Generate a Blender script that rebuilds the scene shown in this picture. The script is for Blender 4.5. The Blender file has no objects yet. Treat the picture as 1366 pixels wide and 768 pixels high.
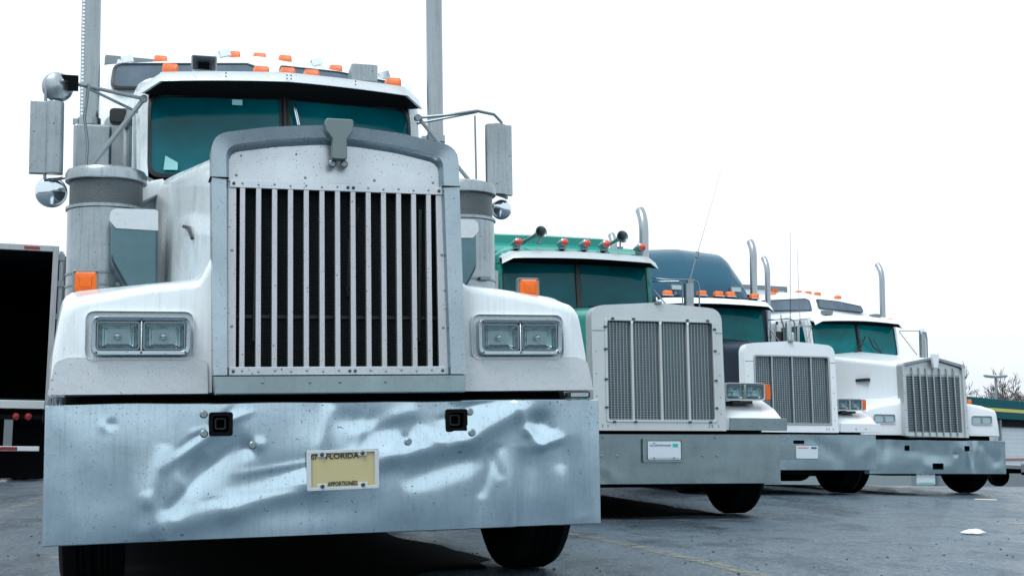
import bpy, bmesh, math, random
from mathutils import Vector, Matrix, noise
R = math.radians
S = bpy.context.scene
col = S.collection
rnd = random.Random(7)

# ------------------------------------------------------------------ camera
cd = bpy.data.cameras.new("camera")
cam = bpy.data.objects.new("camera", cd)
col.objects.link(cam)
S.camera = cam
cd.sensor_width = 36
cd.lens = 1695.1 / 1366 * 36
cd.clip_start = 0.05
cd.clip_end = 3000
PITCH, ROLL, CAMH = 0.1173, 0.0115, 0.7144
cam.matrix_world = Matrix.Translation((0, 0, CAMH)) @ Matrix.Rotation(math.pi / 2 + PITCH, 4, 'X') @ Matrix.Rotation(ROLL, 4, 'Z')

# ------------------------------------------------------------------ world, sun, exposure
SUN_EL, SUN_AZ = R(60), R(215)     # azimuth clockwise from +Y
w = bpy.data.worlds.new("World")
S.world = w
w.use_nodes = True
nt = w.node_tree
for n in list(nt.nodes):
    nt.nodes.remove(n)
out = nt.nodes.new('ShaderNodeOutputWorld')
bg = nt.nodes.new('ShaderNodeBackground')
sky = nt.nodes.new('ShaderNodeTexSky')
sky.sky_type = 'NISHITA'
sky.sun_disc = False
sky.sun_elevation = SUN_EL
sky.sun_rotation = SUN_AZ
sky.air_density = 1.5
sky.dust_density = 4
scl = nt.nodes.new('ShaderNodeVectorMath'); scl.operation = 'SCALE'; scl.inputs['Scale'].default_value = 0.10
tc = nt.nodes.new('ShaderNodeTexCoord')
nz = nt.nodes.new('ShaderNodeTexNoise'); nz.inputs['Scale'].default_value = 1.6; nz.inputs['Detail'].default_value = 5
mp = nt.nodes.new('ShaderNodeMapping'); mp.inputs['Scale'].default_value = (1, 1, 3.5)
mp.inputs['Location'].default_value = (0.35, 0.2, 0.1)
cr = nt.nodes.new('ShaderNodeValToRGB')
cr.color_ramp.elements[0].position = 0.16; cr.color_ramp.elements[0].color = (0.80, 0.93, 1.02, 1)
cr.color_ramp.elements[1].position = 0.34; cr.color_ramp.elements[1].color = (1.06, 1.16, 1.24, 1)
mx = nt.nodes.new('ShaderNodeMix'); mx.data_type = 'RGBA'; mx.inputs['Factor'].default_value = 0.93
L = nt.links.new
L(sky.outputs[0], scl.inputs[0])
L(tc.outputs['Generated'], mp.inputs[0]); L(mp.outputs[0], nz.inputs['Vector']); L(nz.outputs[0], cr.inputs[0])
# a faint bluish cloud bank low over the horizon
sx = nt.nodes.new('ShaderNodeSeparateXYZ'); L(tc.outputs['Generated'], sx.inputs[0])
e1 = nt.nodes.new('ShaderNodeMapRange'); L(sx.outputs[2], e1.inputs[0])
e1.inputs[1].default_value = .03; e1.inputs[2].default_value = .15; e1.inputs[3].default_value = 1; e1.inputs[4].default_value = 0
n2 = nt.nodes.new('ShaderNodeTexNoise'); n2.inputs['Scale'].default_value = 2.6; n2.inputs['Detail'].default_value = 4; L(mp.outputs[0], n2.inputs['Vector'])
e2 = nt.nodes.new('ShaderNodeMapRange'); L(n2.outputs[0], e2.inputs[0]); e2.inputs[1].default_value = .36; e2.inputs[2].default_value = .56
e3 = nt.nodes.new('ShaderNodeMath'); e3.operation = 'MULTIPLY'; L(e1.outputs[0], e3.inputs[0]); L(e2.outputs[0], e3.inputs[1])
bk = nt.nodes.new('ShaderNodeMix'); bk.data_type = 'RGBA'; L(e3.outputs[0], bk.inputs[0]); L(cr.outputs[0], bk.inputs[6]); bk.inputs[7].default_value = (.86, .93, 1.01, 1)
L(scl.outputs[0], mx.inputs[6]); L(bk.outputs[2], mx.inputs[7])
L(mx.outputs[2], bg.inputs[0]); L(bg.outputs[0], out.inputs[0])
bg.inputs[1].default_value = 1.0

sd = bpy.data.lights.new("sun", 'SUN'); sd.energy = 1.9; sd.angle = R(22); sd.color = (1, 0.99, 0.97)
so = bpy.data.objects.new("sun", sd); col.objects.link(so)
dirv = Vector((math.sin(SUN_AZ) * math.cos(SUN_EL), math.cos(SUN_AZ) * math.cos(SUN_EL), math.sin(SUN_EL)))
so.rotation_euler = (-dirv).to_track_quat('-Z', 'Y').to_euler()
so.location = (0, -20, 30)

S.view_settings.view_transform = 'Standard'
S.view_settings.look = 'None'
S.view_settings.exposure = 0.1
S.view_settings.gamma = 1.0
S.cycles.max_bounces = 6
S.cycles.transparent_max_bounces = 12
S.cycles.caustics_reflective = False
S.cycles.caustics_refractive = False


# ------------------------------------------------------------------ materials
def mat(name, c, rough=0.5, metal=0.0, coat=0.0, speck=0.0, spc=(0.03, 0.05, 0.06), streak=0.0, vary=0.0,
        bump=0.0, bscale=40.0, rvary=0.0, alpha=1.0, wave=None, spec=0.5, fleck=0.0):
    """speck: small dark dirt dots; streak: vertical run-off dirt; vary: broad tone change; fleck: rusty marks"""
    m = bpy.data.materials.new(name)
    m.use_nodes = True
    t = m.node_tree; N = t.nodes; K = t.links.new
    b = N['Principled BSDF']
    b.inputs['Base Color'].default_value = (*c, 1)
    b.inputs['Roughness'].default_value = rough
    b.inputs['Metallic'].default_value = metal
    b.inputs['Coat Weight'].default_value = coat
    b.inputs['Coat Roughness'].default_value = 0.06
    b.inputs['Specular IOR Level'].default_value = spec
    b.inputs['Alpha'].default_value = alpha
    tcn = N.new('ShaderNodeTexCoord')
    cur = None

    def noise_ramp(scale, lo, hi, detail=3, sc=(1, 1, 1), rg=0.5):
        mpn = N.new('ShaderNodeMapping'); mpn.inputs['Scale'].default_value = sc
        K(tcn.outputs['Object'], mpn.inputs[0])
        nn = N.new('ShaderNodeTexNoise'); nn.inputs['Scale'].default_value = scale; nn.inputs['Detail'].default_value = detail
        nn.inputs['Roughness'].default_value = rg
        K(mpn.outputs[0], nn.inputs['Vector'])
        r = N.new('ShaderNodeMapRange'); r.inputs['From Min'].default_value = lo; r.inputs['From Max'].default_value = hi
        K(nn.outputs[0], r.inputs['Value'])
        return r.outputs[0]

    def mixin(fac, colr, amount):
        nonlocal cur
        mu = N.new('ShaderNodeMath'); mu.operation = 'MULTIPLY'; mu.inputs[1].default_value = amount
        K(fac, mu.inputs[0])
        mm = N.new('ShaderNodeMix'); mm.data_type = 'RGBA'
        if cur is None:
            mm.inputs[6].default_value = (*c, 1)
        else:
            K(cur, mm.inputs[6])
        mm.inputs[7].default_value = (*colr, 1)
        K(mu.outputs[0], mm.inputs[0])
        cur = mm.outputs[2]
    if vary:
        mixin(noise_ramp(2.2, 0.35, 0.7, 5), tuple(x * 0.45 for x in c), vary)
        mixin(noise_ramp(17, 0.5, 0.75, 4), tuple(x * 0.6 for x in c), vary * .6)
    if streak:
        mixin(noise_ramp(7, 0.5, 0.75, 4, (9, 9, 0.5)), (0.12, 0.15, 0.16), streak)
    if speck:
        mixin(noise_ramp(150, 0.70, 0.74, 1), spc, speck)
        mixin(noise_ramp(70, 0.735, 0.76, 1), spc, speck)
    if fleck:
        mixin(noise_ramp(9, 0.70, 0.74, 6, (1, 1, 1), .7), (0.25, 0.14, 0.05), fleck)
    if cur is not None:
        K(cur, b.inputs['Base Color'])
    if rvary:
        rr = noise_ramp(5, 0.3, 0.7, 4)
        r2 = N.new('ShaderNodeMapRange'); r2.inputs['To Min'].default_value = max(0.02, rough - rvary); r2.inputs['To Max'].default_value = rough + rvary
        K(rr, r2.inputs['Value']); K(r2.outputs[0], b.inputs['Roughness'])
    if bump:
        nn = N.new('ShaderNodeTexNoise'); nn.inputs['Scale'].default_value = bscale; nn.inputs['Detail'].default_value = 4
        K(tcn.outputs['Object'], nn.inputs['Vector'])
        bn = N.new('ShaderNodeBump'); bn.inputs['Strength'].default_value = bump; bn.inputs['Distance'].default_value = 0.01
        K(nn.outputs[0], bn.inputs['Height']); K(bn.outputs[0], b.inputs['Normal'])
    if wave:
        wn = N.new('ShaderNodeTexWave'); wn.inputs['Scale'].default_value = wave[0]; wn.bands_direction = wave[1]
        K(tcn.outputs['Object'], wn.inputs['Vector'])
        bn = N.new('ShaderNodeBump'); bn.inputs['Strength'].default_value = wave[2]; bn.inputs['Distance'].default_value = 0.004
        K(wn.outputs[0], bn.inputs['Height']); K(bn.outputs[0], b.inputs['Normal'])
    return m


def glassmat(name, c, opaque, rough=0.04, dust=0.0, tint=(0.35, 0.75, 0.75), spec=.5):
    m = bpy.data.materials.new(name); m.use_nodes = True
    t = m.node_tree; N = t.nodes; K = t.links.new
    b = N['Principled BSDF']
    b.inputs['Base Color'].default_value = (*c, 1); b.inputs['Roughness'].default_value = rough
    b.inputs['Specular IOR Level'].default_value = spec
    tr = N.new('ShaderNodeBsdfTransparent'); tr.inputs[0].default_value = (*tint, 1)
    ms = N.new('ShaderNodeMixShader'); ms.inputs[0].default_value = opaque
    K(tr.outputs[0], ms.inputs[1]); K(b.outputs[0], ms.inputs[2]); K(ms.outputs[0], N['Material Output'].inputs[0])
    tcn = N.new('ShaderNodeTexCoord')
    nn = N.new('ShaderNodeTexNoise'); nn.inputs['Scale'].default_value = 1.6; nn.inputs['Detail'].default_value = 6; nn.inputs['Roughness'].default_value = .65
    K(tcn.outputs['Object'], nn.inputs['Vector'])
    mm = N.new('ShaderNodeMix'); mm.data_type = 'RGBA'
    mm.inputs[6].default_value = (*[x * .75 for x in c], 1); mm.inputs[7].default_value = (*[x * 1.3 + dust for x in c], 1)
    r = N.new('ShaderNodeMapRange'); r.inputs['From Min'].default_value = .35; r.inputs['From Max'].default_value = .65
    K(nn.outputs[0], r.inputs[0]); K(r.outputs[0], mm.inputs[0]); K(mm.outputs[2], b.inputs['Base Color'])
    return m


M = {}
M['white'] = mat('white_paint', (0.74, 0.83, 0.87), .28, coat=.5, speck=.5, spc=(.22, .30, .34), streak=.15, vary=.11, bump=.10, bscale=7, rvary=.10)
M['white_far'] = mat('white_paint_clean', (0.76, 0.84, 0.89), .3, coat=.5, speck=.15, spc=(.3, .35, .4), streak=.08, vary=.08, bump=.05, bscale=6)
M['guard'] = mat('dull_white_metal', (0.62, 0.68, 0.71), .38, metal=.45, speck=.8, spc=(.14, .18, .2), vary=.18, bump=.1)
M['teal'] = mat('teal_paint', (0.0, 0.27, 0.225), .3, coat=.3, vary=.25, spec=.35)
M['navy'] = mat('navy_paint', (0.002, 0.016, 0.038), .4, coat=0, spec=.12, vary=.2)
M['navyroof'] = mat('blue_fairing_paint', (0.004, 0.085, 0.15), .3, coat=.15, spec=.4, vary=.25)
M['shell'] = mat('grille_shell_metal', (0.38, 0.47, 0.525), .25, metal=.85, speck=.85, spc=(.08, .11, .13), vary=.35, rvary=.08, bump=.05)
M['header'] = mat('spotted_header_panel', (0.58, 0.64, 0.68), .33, metal=.7, speck=1, spc=(.05, .10, .16), vary=.22, rvary=.1, bump=.05)
M['bar'] = mat('grille_bar_metal', (0.50, 0.53, 0.56), .35, metal=.75, speck=.8, vary=.2)
M['bumper'] = mat('dented_bumper_chrome', (0.53, 0.68, 0.765), .23, metal=.95, speck=.8, spc=(.04, .11, .16), vary=.16, streak=.14, rvary=.07, fleck=.5, bump=.05, bscale=14)
M['bumper_dull'] = mat('satin_bumper_metal', (0.27, 0.355, 0.38), .30, metal=.92, speck=.3, vary=.3, rvary=.10, streak=.12)
M['bumper_blue'] = mat('bluish_bumper_chrome', (0.33, 0.445, 0.50), .22, metal=.95, speck=.3, vary=.25, rvary=.08)
M['petshell'] = mat('white_grey_shell', (0.54, 0.60, 0.62), .4, metal=.5, speck=.6, spc=(.2, .24, .26), vary=.16)
M['chrome'] = mat('chrome', (0.62, 0.70, 0.75), .12, metal=1, speck=.3, rvary=.05)
M['alu'] = mat('weathered_aluminium', (0.37, 0.43, 0.46), .30, metal=.88, speck=1, spc=(.06, .07, .08), vary=.5, streak=.4)
M['stack'] = mat('exhaust_steel', (0.32, 0.37, 0.39), .27, metal=.85, speck=.6, vary=.25, streak=.3)
M['stackfar'] = mat('polished_stack_steel', (0.36, 0.41, 0.44), .3, metal=.85, vary=.2)
M['arm'] = mat('mirror_arm_steel', (0.22, 0.26, 0.28), .35, metal=.8, speck=.5)
M['black'] = mat('matte_black', (0.003, 0.004, 0.005), .8, spec=.08)
M['rubber'] = mat('tyre_rubber', (0.006, 0.007, 0.008), .9, vary=.3, bump=.2, spec=.08)
M['gasket'] = mat('black_rubber_seal', (0.010, 0.013, 0.016), .45)
M['radiator'] = mat('dark_radiator_core', (0.006, 0.012, 0.013), .6, wave=(38, 'Z', .8), spec=.2)
M['dark'] = mat('dark_interior', (0.010, 0.018, 0.02), .8, spec=.2)
M['perf'] = mat('perforated_dark_band', (0.10, 0.12, 0.13), .45, metal=.6, speck=.9, bump=.5, bscale=160)
M['amber'] = mat('amber_lens', (0.85, 0.145, 0.0), .3, coat=.15, vary=.3, wave=(60, 'X', .4))
M['red'] = mat('red_lens', (0.72, 0.05, 0.02), .2, coat=.5)
M['redtail'] = mat('red_tail_lens', (0.25, 0.006, 0.01), .25, coat=.3)
M['glass'] = glassmat('teal_windscreen_glass', (0.0, 0.105, 0.13), .86, spec=.28)
M['glass_light'] = glassmat('pale_windscreen_glass', (0.0, 0.20, 0.22), .70, spec=.3)
M['glass_grey'] = glassmat('smoked_roof_window', (0.10, 0.145, 0.19), .93)
M['lens'] = glassmat('headlamp_lens', (0.12, 0.19, 0.21), .20, .06, .05, (.80, .9, .92))
M['lamp_bowl'] = mat('headlamp_reflector', (0.40, 0.49, 0.51), .16, metal=1, wave=(30, 'X', .22))
M['bolt'] = mat('dark_bolt', (0.05, 0.09, 0.10), .5, metal=.6)
M['rivet'] = mat('rivet_steel', (0.25, 0.32, 0.34), .35, metal=.8)
M['plate_tan'] = mat('tan_plate_enamel', (0.50, 0.46, 0.25), .45, speck=.2, vary=.08)
M['plate_white'] = mat('white_plate_enamel', (0.62, 0.72, 0.80), .45)
M['ink'] = mat('black_print', (0.005, 0.015, 0.01), .5)
M['ink_blue'] = mat('blue_print', (0.01, 0.10, 0.22), .5)
M['ink_teal'] = mat('teal_print', (0.0, 0.50, 0.42), .5)
M['ink_red'] = mat('red_print', (0.5, 0.04, 0.03), .5)
M['sticker'] = mat('pale_sticker', (0.25, 0.55, 0.56), .5)
M['trailer'] = mat('trailer_sheet', (0.42, 0.46, 0.48), .45, metal=.3, streak=.4, vary=.2)
M['trailer_white'] = mat('white_trailer_sheet', (0.70, 0.76, 0.80), .45, streak=.15)
M['paper'] = mat('white_paper', (0.62, 0.68, 0.74), .7)
M['screen'] = mat('grille_mesh_wire', (0.27, 0.34, 0.37), .4, metal=.7)
M['screen_back'] = mat('mesh_backing', (0.035, 0.055, 0.065), .6)
M['bark'] = mat('bare_bark', (0.11, 0.10, 0.10), .9, vary=.3)
M['pole'] = mat('lamp_pole_paint', (0.20, 0.26, 0.28), .6)
M['green'] = mat('dark_green_fascia', (0.0, 0.10, 0.115), .7, vary=.2, spec=.12)
M['yellow'] = mat('yellow_fascia_stripe', (0.60, 0.55, 0.10), .5)
M['wallwhite'] = mat('white_siding', (0.66, 0.74, 0.80), .6, vary=.12)
M['seat'] = mat('seat_cloth', (0.03, 0.06, 0.07), .9)
M['star'] = mat('bright_clip_chrome', (.75, .82, .86), .15, metal=1)


# ------------------------------------------------------------------ mesh helpers
class MB:
    def __init__(s):
        s.bm = bmesh.new()

    def box(s, x0, x1, y0, y1, z0, z1, rot=None, piv=None):
        v = [s.bm.verts.new(p) for p in ((x0, y0, z0), (x1, y0, z0), (x1, y1, z0), (x0, y1, z0), (x0, y0, z1), (x1, y0, z1), (x1, y1, z1), (x0, y1, z1))]
        for f in ((0, 3, 2, 1), (4, 5, 6, 7), (0, 1, 5, 4), (1, 2, 6, 5), (2, 3, 7, 6), (3, 0, 4, 7)):
            s.bm.faces.new([v[i] for i in f])
        if rot is not None:
            c = Vector(piv if piv else ((x0 + x1) / 2, (y0 + y1) / 2, (z0 + z1) / 2))
            bmesh.ops.rotate(s.bm, cent=c, matrix=rot, verts=v)
        return v

    def loft(s, secs, closed=True, cap0=True, cap1=True):
        rows = [[s.bm.verts.new(p) for p in r] for r in secs]
        n = len(rows[0])
        for a, b in zip(rows, rows[1:]):
            for i in range(n if closed else n - 1):
                j = (i + 1) % n
                s.bm.faces.new((a[i], a[j], b[j], b[i]))
        if cap0: s.bm.faces.new(rows[0][::-1])
        if cap1: s.bm.faces.new(rows[-1])
        return rows

    def prism(s, pts, y0, y1, rake=None):
        """outline in x,z extruded from y0 to y1; rake(z)->dy"""
        k = rake or (lambda z: 0)
        s.loft([[(x, y0 + k(z), z) for x, z in pts], [(x, y1 + k(z), z) for x, z in pts]])

    def prism_x(s, pts, x0, x1):
        s.loft([[(x0, y, z) for y, z in pts], [(x1, y, z) for y, z in pts]])

    def frame(s, outer, inner, y0, y1, rake=None, yin=None):
        k = rake or (lambda z: 0)
        yin = y0 if yin is None else yin
        n = len(outer)
        a = [s.bm.verts.new((x, y0 + k(z), z)) for x, z in outer]
        b = [s.bm.verts.new((x, yin + k(z), z)) for x, z in inner]
        c = [s.bm.verts.new((x, y1 + k(z), z)) for x, z in outer]
        d = [s.bm.verts.new((x, y1 + k(z), z)) for x, z in inner]
        for i in range(n):
            j = (i + 1) % n
            for q in ((a[i], a[j], b[j], b[i]), (a[j], a[i], c[i], c[j]), (b[i], b[j], d[j], d[i]), (c[i], d[i], d[j], c[j])):
                s.bm.faces.new(q)

    def tube(s, pts, r, n=8, cap=True, flat=None):
        pts = [Vector(p) for p in pts]
        rows = []
        up = Vector((0.03, 0.02, 1))
        prev = None
        for i, p in enumerate(pts):
            d = (pts[min(i + 1, len(pts) - 1)] - pts[max(i - 1, 0)]).normalized()
            if prev is None:
                a = d.cross(up)
                if a.length < .05: a = d.cross(Vector((1, 0, 0)))
                a.normalize()
            else:
                a = (prev - d * prev.dot(d)).normalized()
            prev = a
            b = d.cross(a)
            rr = r[i] if isinstance(r, (list, tuple)) else r
            rows.append([tuple(p + (a * math.cos(2 * math.pi * k / n) + b * math.sin(2 * math.pi * k / n)) * rr) for k in range(n)])
        s.loft(rows, True, cap, cap)

    def lathe(s, prof, c, axis='Z', n=32, cap=True, d=None):
        """prof: (radius, height) pairs along the axis from centre c"""
        c = Vector(c)
        if d is not None:
            q = Vector(d).normalized().to_track_quat('Z', 'Y').to_matrix()
        else:
            q = {'Z': Matrix.Identity(3), 'X': Matrix.Rotation(math.pi / 2, 3, 'Y'), 'Y': Matrix.Rotation(-math.pi / 2, 3, 'X')}[axis]
        rows = []
        for r, h in prof:
            rows.append([tuple(c + q @ Vector((r * math.cos(2 * math.pi * k / n), r * math.sin(2 * math.pi * k / n), h))) for k in range(n)])
        s.loft(rows, True, cap, cap)

    def sphere(s, c, r, sc=(1, 1, 1), u=12, v=8):
        m = Matrix.Translation(c) @ Matrix.Diagonal((r * sc[0], r * sc[1], r * sc[2], 1))
        bmesh.ops.create_uvsphere(s.bm, u_segments=u, v_segments=v, radius=1, matrix=m)

    def quad(s, a, b, c, d, t=0.004):
        """thin slab through four corners"""
        a, b, c, d = map(Vector, (a, b, c, d))
        nrm = (b - a).cross(d - a).normalized() * t
        s.loft([[tuple(p) for p in (a, b, c, d)], [tuple(p + nrm) for p in (a, b, c, d)]])


def rpoly(pts, seg=5):
    """pts: (x, z, radius) corners -> rounded outline; always seg+1 points a corner"""
    o = []
    n = len(pts)
    for i in range(n):
        p = Vector(pts[i][:2]); r = pts[i][2]
        a = Vector(pts[i - 1][:2]); b = Vector(pts[(i + 1) % n][:2])
        u = (a - p).normalized(); v = (b - p).normalized()
        ang = math.acos(max(-1, min(1, u.dot(v))))
        t = r / math.tan(ang / 2) if r > 0 else 0
        p0 = p + u * t; p2 = p + v * t
        for k in range(seg + 1):
            q = k / seg
            o.append(tuple((1 - q) ** 2 * p0 + 2 * q * (1 - q) * p * 1.0 + q * q * p2) if r > 0 else (p.x + (v.x * 1e-4 * q), p.y + v.y * 1e-4 * q))
    return o


def rrect(x0, x1, z0, z1, r, seg=4):
    return rpoly([(x0, z0, r), (x0, z1, r), (x1, z1, r), (x1, z0, r)], seg)


def part(name, mb, m, parent=None, bevel=0, seg=2, sharp=32, flat=False, stuff=False, label=None):
    bm = mb.bm
    bmesh.ops.recalc_face_normals(bm, faces=bm.faces)
    me = bpy.data.meshes.new(name)
    bm.to_mesh(me); bm.free()
    me.materials.append(M[m] if isinstance(m, str) else m)
    if not flat:
        me.polygons.foreach_set('use_smooth', [True] * len(me.polygons))
        me.set_sharp_from_angle(angle=R(sharp))
    o = bpy.data.objects.new(name, me)
    col.objects.link(o)
    if parent: o.parent = parent
    if bevel:
        bv = o.modifiers.new('bevel', 'BEVEL'); bv.width = bevel; bv.segments = seg
        bv.limit_method = 'ANGLE'; bv.angle_limit = R(38); bv.harden_normals = True
        me.set_sharp_from_angle(angle=R(60))
    if stuff: o['kind'] = 'stuff'
    if label: o['label'] = label
    return o


def tag(o, label=None, cat=None, group=None, kind=None):
    if label: o['label'] = label
    if cat: o['category'] = cat
    if group: o['group'] = group
    if kind: o['kind'] = kind
    return o


def empty(name, loc, rot=(0, 0, 0)):
    o = bpy.data.objects.new(name, None); col.objects.link(o)
    o.empty_display_size = .3
    o.location = loc; o.rotation_euler = rot
    return o


def text(name, s, m, parent, c, width, height, depth=.0015, bold=0.0, font_scale_x=1.0, tilt=0):
    """flat lettering facing -y, centred at c, fitted to width x height"""
    cu = bpy.data.curves.new(name, 'FONT'); cu.body = s; cu.extrude = .01; cu.offset = bold
    cu.align_x = 'CENTER'; cu.align_y = 'CENTER'; cu.resolution_u = 3
    t = bpy.data.objects.new('tmp_text', cu); col.objects.link(t)
    dg = bpy.context.evaluated_depsgraph_get()
    me = bpy.data.meshes.new_from_object(t.evaluated_get(dg))
    bpy.data.objects.remove(t)
    xs = [v.co.x for v in me.vertices]; ys = [v.co.y for v in me.vertices]
    cx, cy = (min(xs) + max(xs)) / 2, (min(ys) + max(ys)) / 2
    sx, sy = width / (max(xs) - min(xs)), height / (max(ys) - min(ys))
    ct, st = math.cos(tilt), math.sin(tilt)
    for v in me.vertices:
        x, y, z = (v.co.x - cx) * sx, (v.co.y - cy) * sy, v.co.z
        v.co = (c[0] + x * ct - y * st, c[1] - (z + .01) / .02 * depth, c[2] + x * st + y * ct)
    me.materials.clear(); me.materials.append(M[m]); me.name = name
    o = bpy.data.objects.new(name, me); col.objects.link(o); o.parent = parent
    return o


def lerp(a, b, t):
    return a + (b - a) * t


def interp(x, tab):
    for (a, va), (b, vb) in zip(tab, tab[1:]):
        if x <= b:
            t = (x - a) / (b - a)
            if isinstance(va, tuple): return tuple(lerp(p, q, t) for p, q in zip(va, vb))
            return lerp(va, vb, t)
    return tab[-1][1]


# ------------------------------------------------------------------ ground
TRUCKS = {1: (-.7105, 5.5118, .0285, -.0302, .2904), 2: (1.3453, 11.5342, -.0006, -.0089, .2512),
          3: (3.5766, 16.253, .0312, -.0044, .2487), 4: (6.3484, 18.9784, -.0567, -.0019, .3088)}
ANCH = []
for k, (x, y, z, r_, wz) in TRUCKS.items():
    for q in (0.4, 4):
        ANCH.append((x - math.sin(wz) * q, y + math.cos(wz) * q, z))
ANCH += [(.08, 6.60, .062)] * 2 + [(-1.93, 6.0, -.002)] * 2 + [(0, 0, 0), (3, 4, 0), (-6, 6, 0), (8, 8, 0), (-6.9, 19, 0), (0, 30, 0), (14, 20, -.05)]


def gh(x, y):
    s = t = 0
    for ax, ay, az in ANCH:
        w_ = 1 / (0.3 + (x - ax) ** 2 + (y - ay) ** 2) ** 2
        s += w_ * az; t += w_
    h = s / t
    if y > 23: h -= min(1.0, (y - 23) * .042)
    return h


def asphalt():
    m = bpy.data.materials.new('wet_asphalt'); m.use_nodes = True
    t = m.node_tree; N = t.nodes; K = t.links.new; b = N['Principled BSDF']
    tcn = N.new('ShaderNodeTexCoord')

    def nse(scale, detail=4, sc=(1, 1, 1), rot=0, rg=.55):
        mpn = N.new('ShaderNodeMapping'); mpn.inputs['Scale'].default_value = sc; mpn.inputs['Rotation'].default_value = (0, 0, rot)
        K(tcn.outputs['Object'], mpn.inputs[0])
        nn = N.new('ShaderNodeTexNoise'); nn.inputs['Scale'].default_value = scale; nn.inputs['Detail'].default_value = detail
        nn.inputs['Roughness'].default_value = rg
        K(mpn.outputs[0], nn.inputs['Vector'])
        return nn.outputs[0]

    def rng(v, a, b_, c=0, d=1):
        r = N.new('ShaderNodeMapRange'); r.inputs[1].default_value = a; r.inputs[2].default_value = b_
        r.inputs[3].default_value = c; r.inputs[4].default_value = d
        K(v, r.inputs[0]); return r.outputs[0]

    def mixc(f, a, c2):
        mm = N.new('ShaderNodeMix'); mm.data_type = 'RGBA'
        K(f, mm.inputs[0])
        if isinstance(a, tuple): mm.inputs[6].default_value = (*a, 1)
        else: K(a, mm.inputs[6])
        if isinstance(c2, tuple): mm.inputs[7].default_value = (*c2, 1)
        else: K(c2, mm.inputs[7])
        return mm.outputs[2]
    big = rng(nse(.35, 5), .38, .62)
    c1 = mixc(big, (0.016, 0.027, 0.039), (0.034, 0.052, 0.070))
    agg = rng(nse(48, 6, rg=.75), .44, .64)
    c2 = mixc(agg, c1, (0.21, 0.29, 0.37))
    # mixed only a little
    mm = N.new('ShaderNodeMix'); mm.data_type = 'RGBA'; mm.inputs[0].default_value = .75; K(c1, mm.inputs[6]); K(c2, mm.inputs[7])
    patch = rng(nse(2.4, 7, (1, .6, 1), .28, .72), .55, .66)
    c3 = mixc(patch, mm.outputs[2], (0.012, 0.018, 0.022))
    # dark little stones and spots
    sp = rng(nse(38, 2), .69, .72)
    c4 = mixc(sp, c3, (0.004, 0.009, 0.013))
    K(c4, b.inputs['Base Color'])
    rgh = rng(nse(1.1, 7, (1, .45, 1), .28, .68), .42, .60, .16, .56)
    K(rgh, b.inputs['Roughness'])
    b.inputs['Specular IOR Level'].default_value = .85
    b.inputs['Specular Tint'].default_value = (.68, .88, 1, 1)
    ad = N.new('ShaderNodeMath'); ad.operation = 'ADD'
    K(nse(110, 3), ad.inputs[0])
    mu = N.new('ShaderNodeMath'); mu.operation = 'MULTIPLY'; mu.inputs[1].default_value = 2.5; K(nse(14, 4), mu.inputs[0]); K(mu.outputs[0], ad.inputs[1])
    bn = N.new('ShaderNodeBump'); bn.inputs['Strength'].default_value = .9; bn.inputs['Distance'].default_value = .013
    K(ad.outputs[0], bn.inputs['Height']); K(bn.outputs[0], b.inputs['Normal'])
    return m


M['asphalt'] = asphalt()


def worn(name, c, lo, hi, scale=8, sc=(1, 1, 1), amax=.8, rough=.55):
    """paint with the surface showing through where it is worn"""
    m = mat(name, c, rough)
    t = m.node_tree; N = t.nodes; K = t.links.new; b = N['Principled BSDF']
    tcn = N.new('ShaderNodeTexCoord'); mpn = N.new('ShaderNodeMapping'); mpn.inputs['Scale'].default_value = sc
    K(tcn.outputs['Object'], mpn.inputs[0])
    nn = N.new('ShaderNodeTexNoise'); nn.inputs['Scale'].default_value = scale; nn.inputs['Detail'].default_value = 8; nn.inputs['Roughness'].default_value = .7
    K(mpn.outputs[0], nn.inputs['Vector'])
    r = N.new('ShaderNodeMapRange'); r.inputs[1].default_value = lo; r.inputs[2].default_value = hi; r.inputs[4].default_value = amax
    K(nn.outputs[0], r.inputs[0]); K(r.outputs[0], b.inputs['Alpha'])
    return m


M['line_yellow'] = worn('worn_yellow_line', (0.34, 0.31, 0.17), .44, .66, 12, amax=.7)
M['line_faint'] = worn('faint_yellow_line', (0.36, 0.34, 0.22), .46, .70, 6, amax=.45)
M['line_pale'] = worn('pale_worn_line', (0.42, 0.44, 0.38), .46, .66, 8, amax=.6)
M['band'] = worn('rough_sealed_strip', (0.34, 0.42, 0.50), .40, .80, 30, amax=.42, rough=.6)

g = MB()
xs = [-300, -150, -80, -40, -25, -16] + [-12 + i * .5 for i in range(0, 73)] + [28, 34, 45, 60, 90, 150, 300]
ys = [-300, -150, -60, -30, -15, -6] + [-2 + i * .5 for i in range(0, 44)] + [20 + i for i in range(0, 28)] + [52, 60, 80, 120, 200, 400, 900]
vs = [[g.bm.verts.new((x, y, gh(x, y))) for x in xs] for y in ys]
for j in range(len(ys) - 1):
    for i in range(len(xs) - 1):
        g.bm.faces.new((vs[j][i], vs[j][i + 1], vs[j + 1][i + 1], vs[j + 1][i]))
tag(part('ground', g, 'asphalt'), kind='structure')


def strip(name, a, b, wd, m, dz=.004, n=24, w2=None):
    q = MB()
    a = Vector(a); b = Vector(b); d = (b - a).normalized(); p = Vector((-d.y, d.x))
    rows = []
    for i in range(n + 1):
        c = a.lerp(b, i / n)
        ww = lerp(wd, w2 or wd, i / n) / 2
        r0 = c + p * ww; r1 = c - p * ww
        rows.append([(r0.x, r0.y, gh(*r0) + dz), (r1.x, r1.y, gh(*r1) + dz)])
    q.loft(rows, False, False, False)
    return tag(part(name, q, m), kind='structure')


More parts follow.
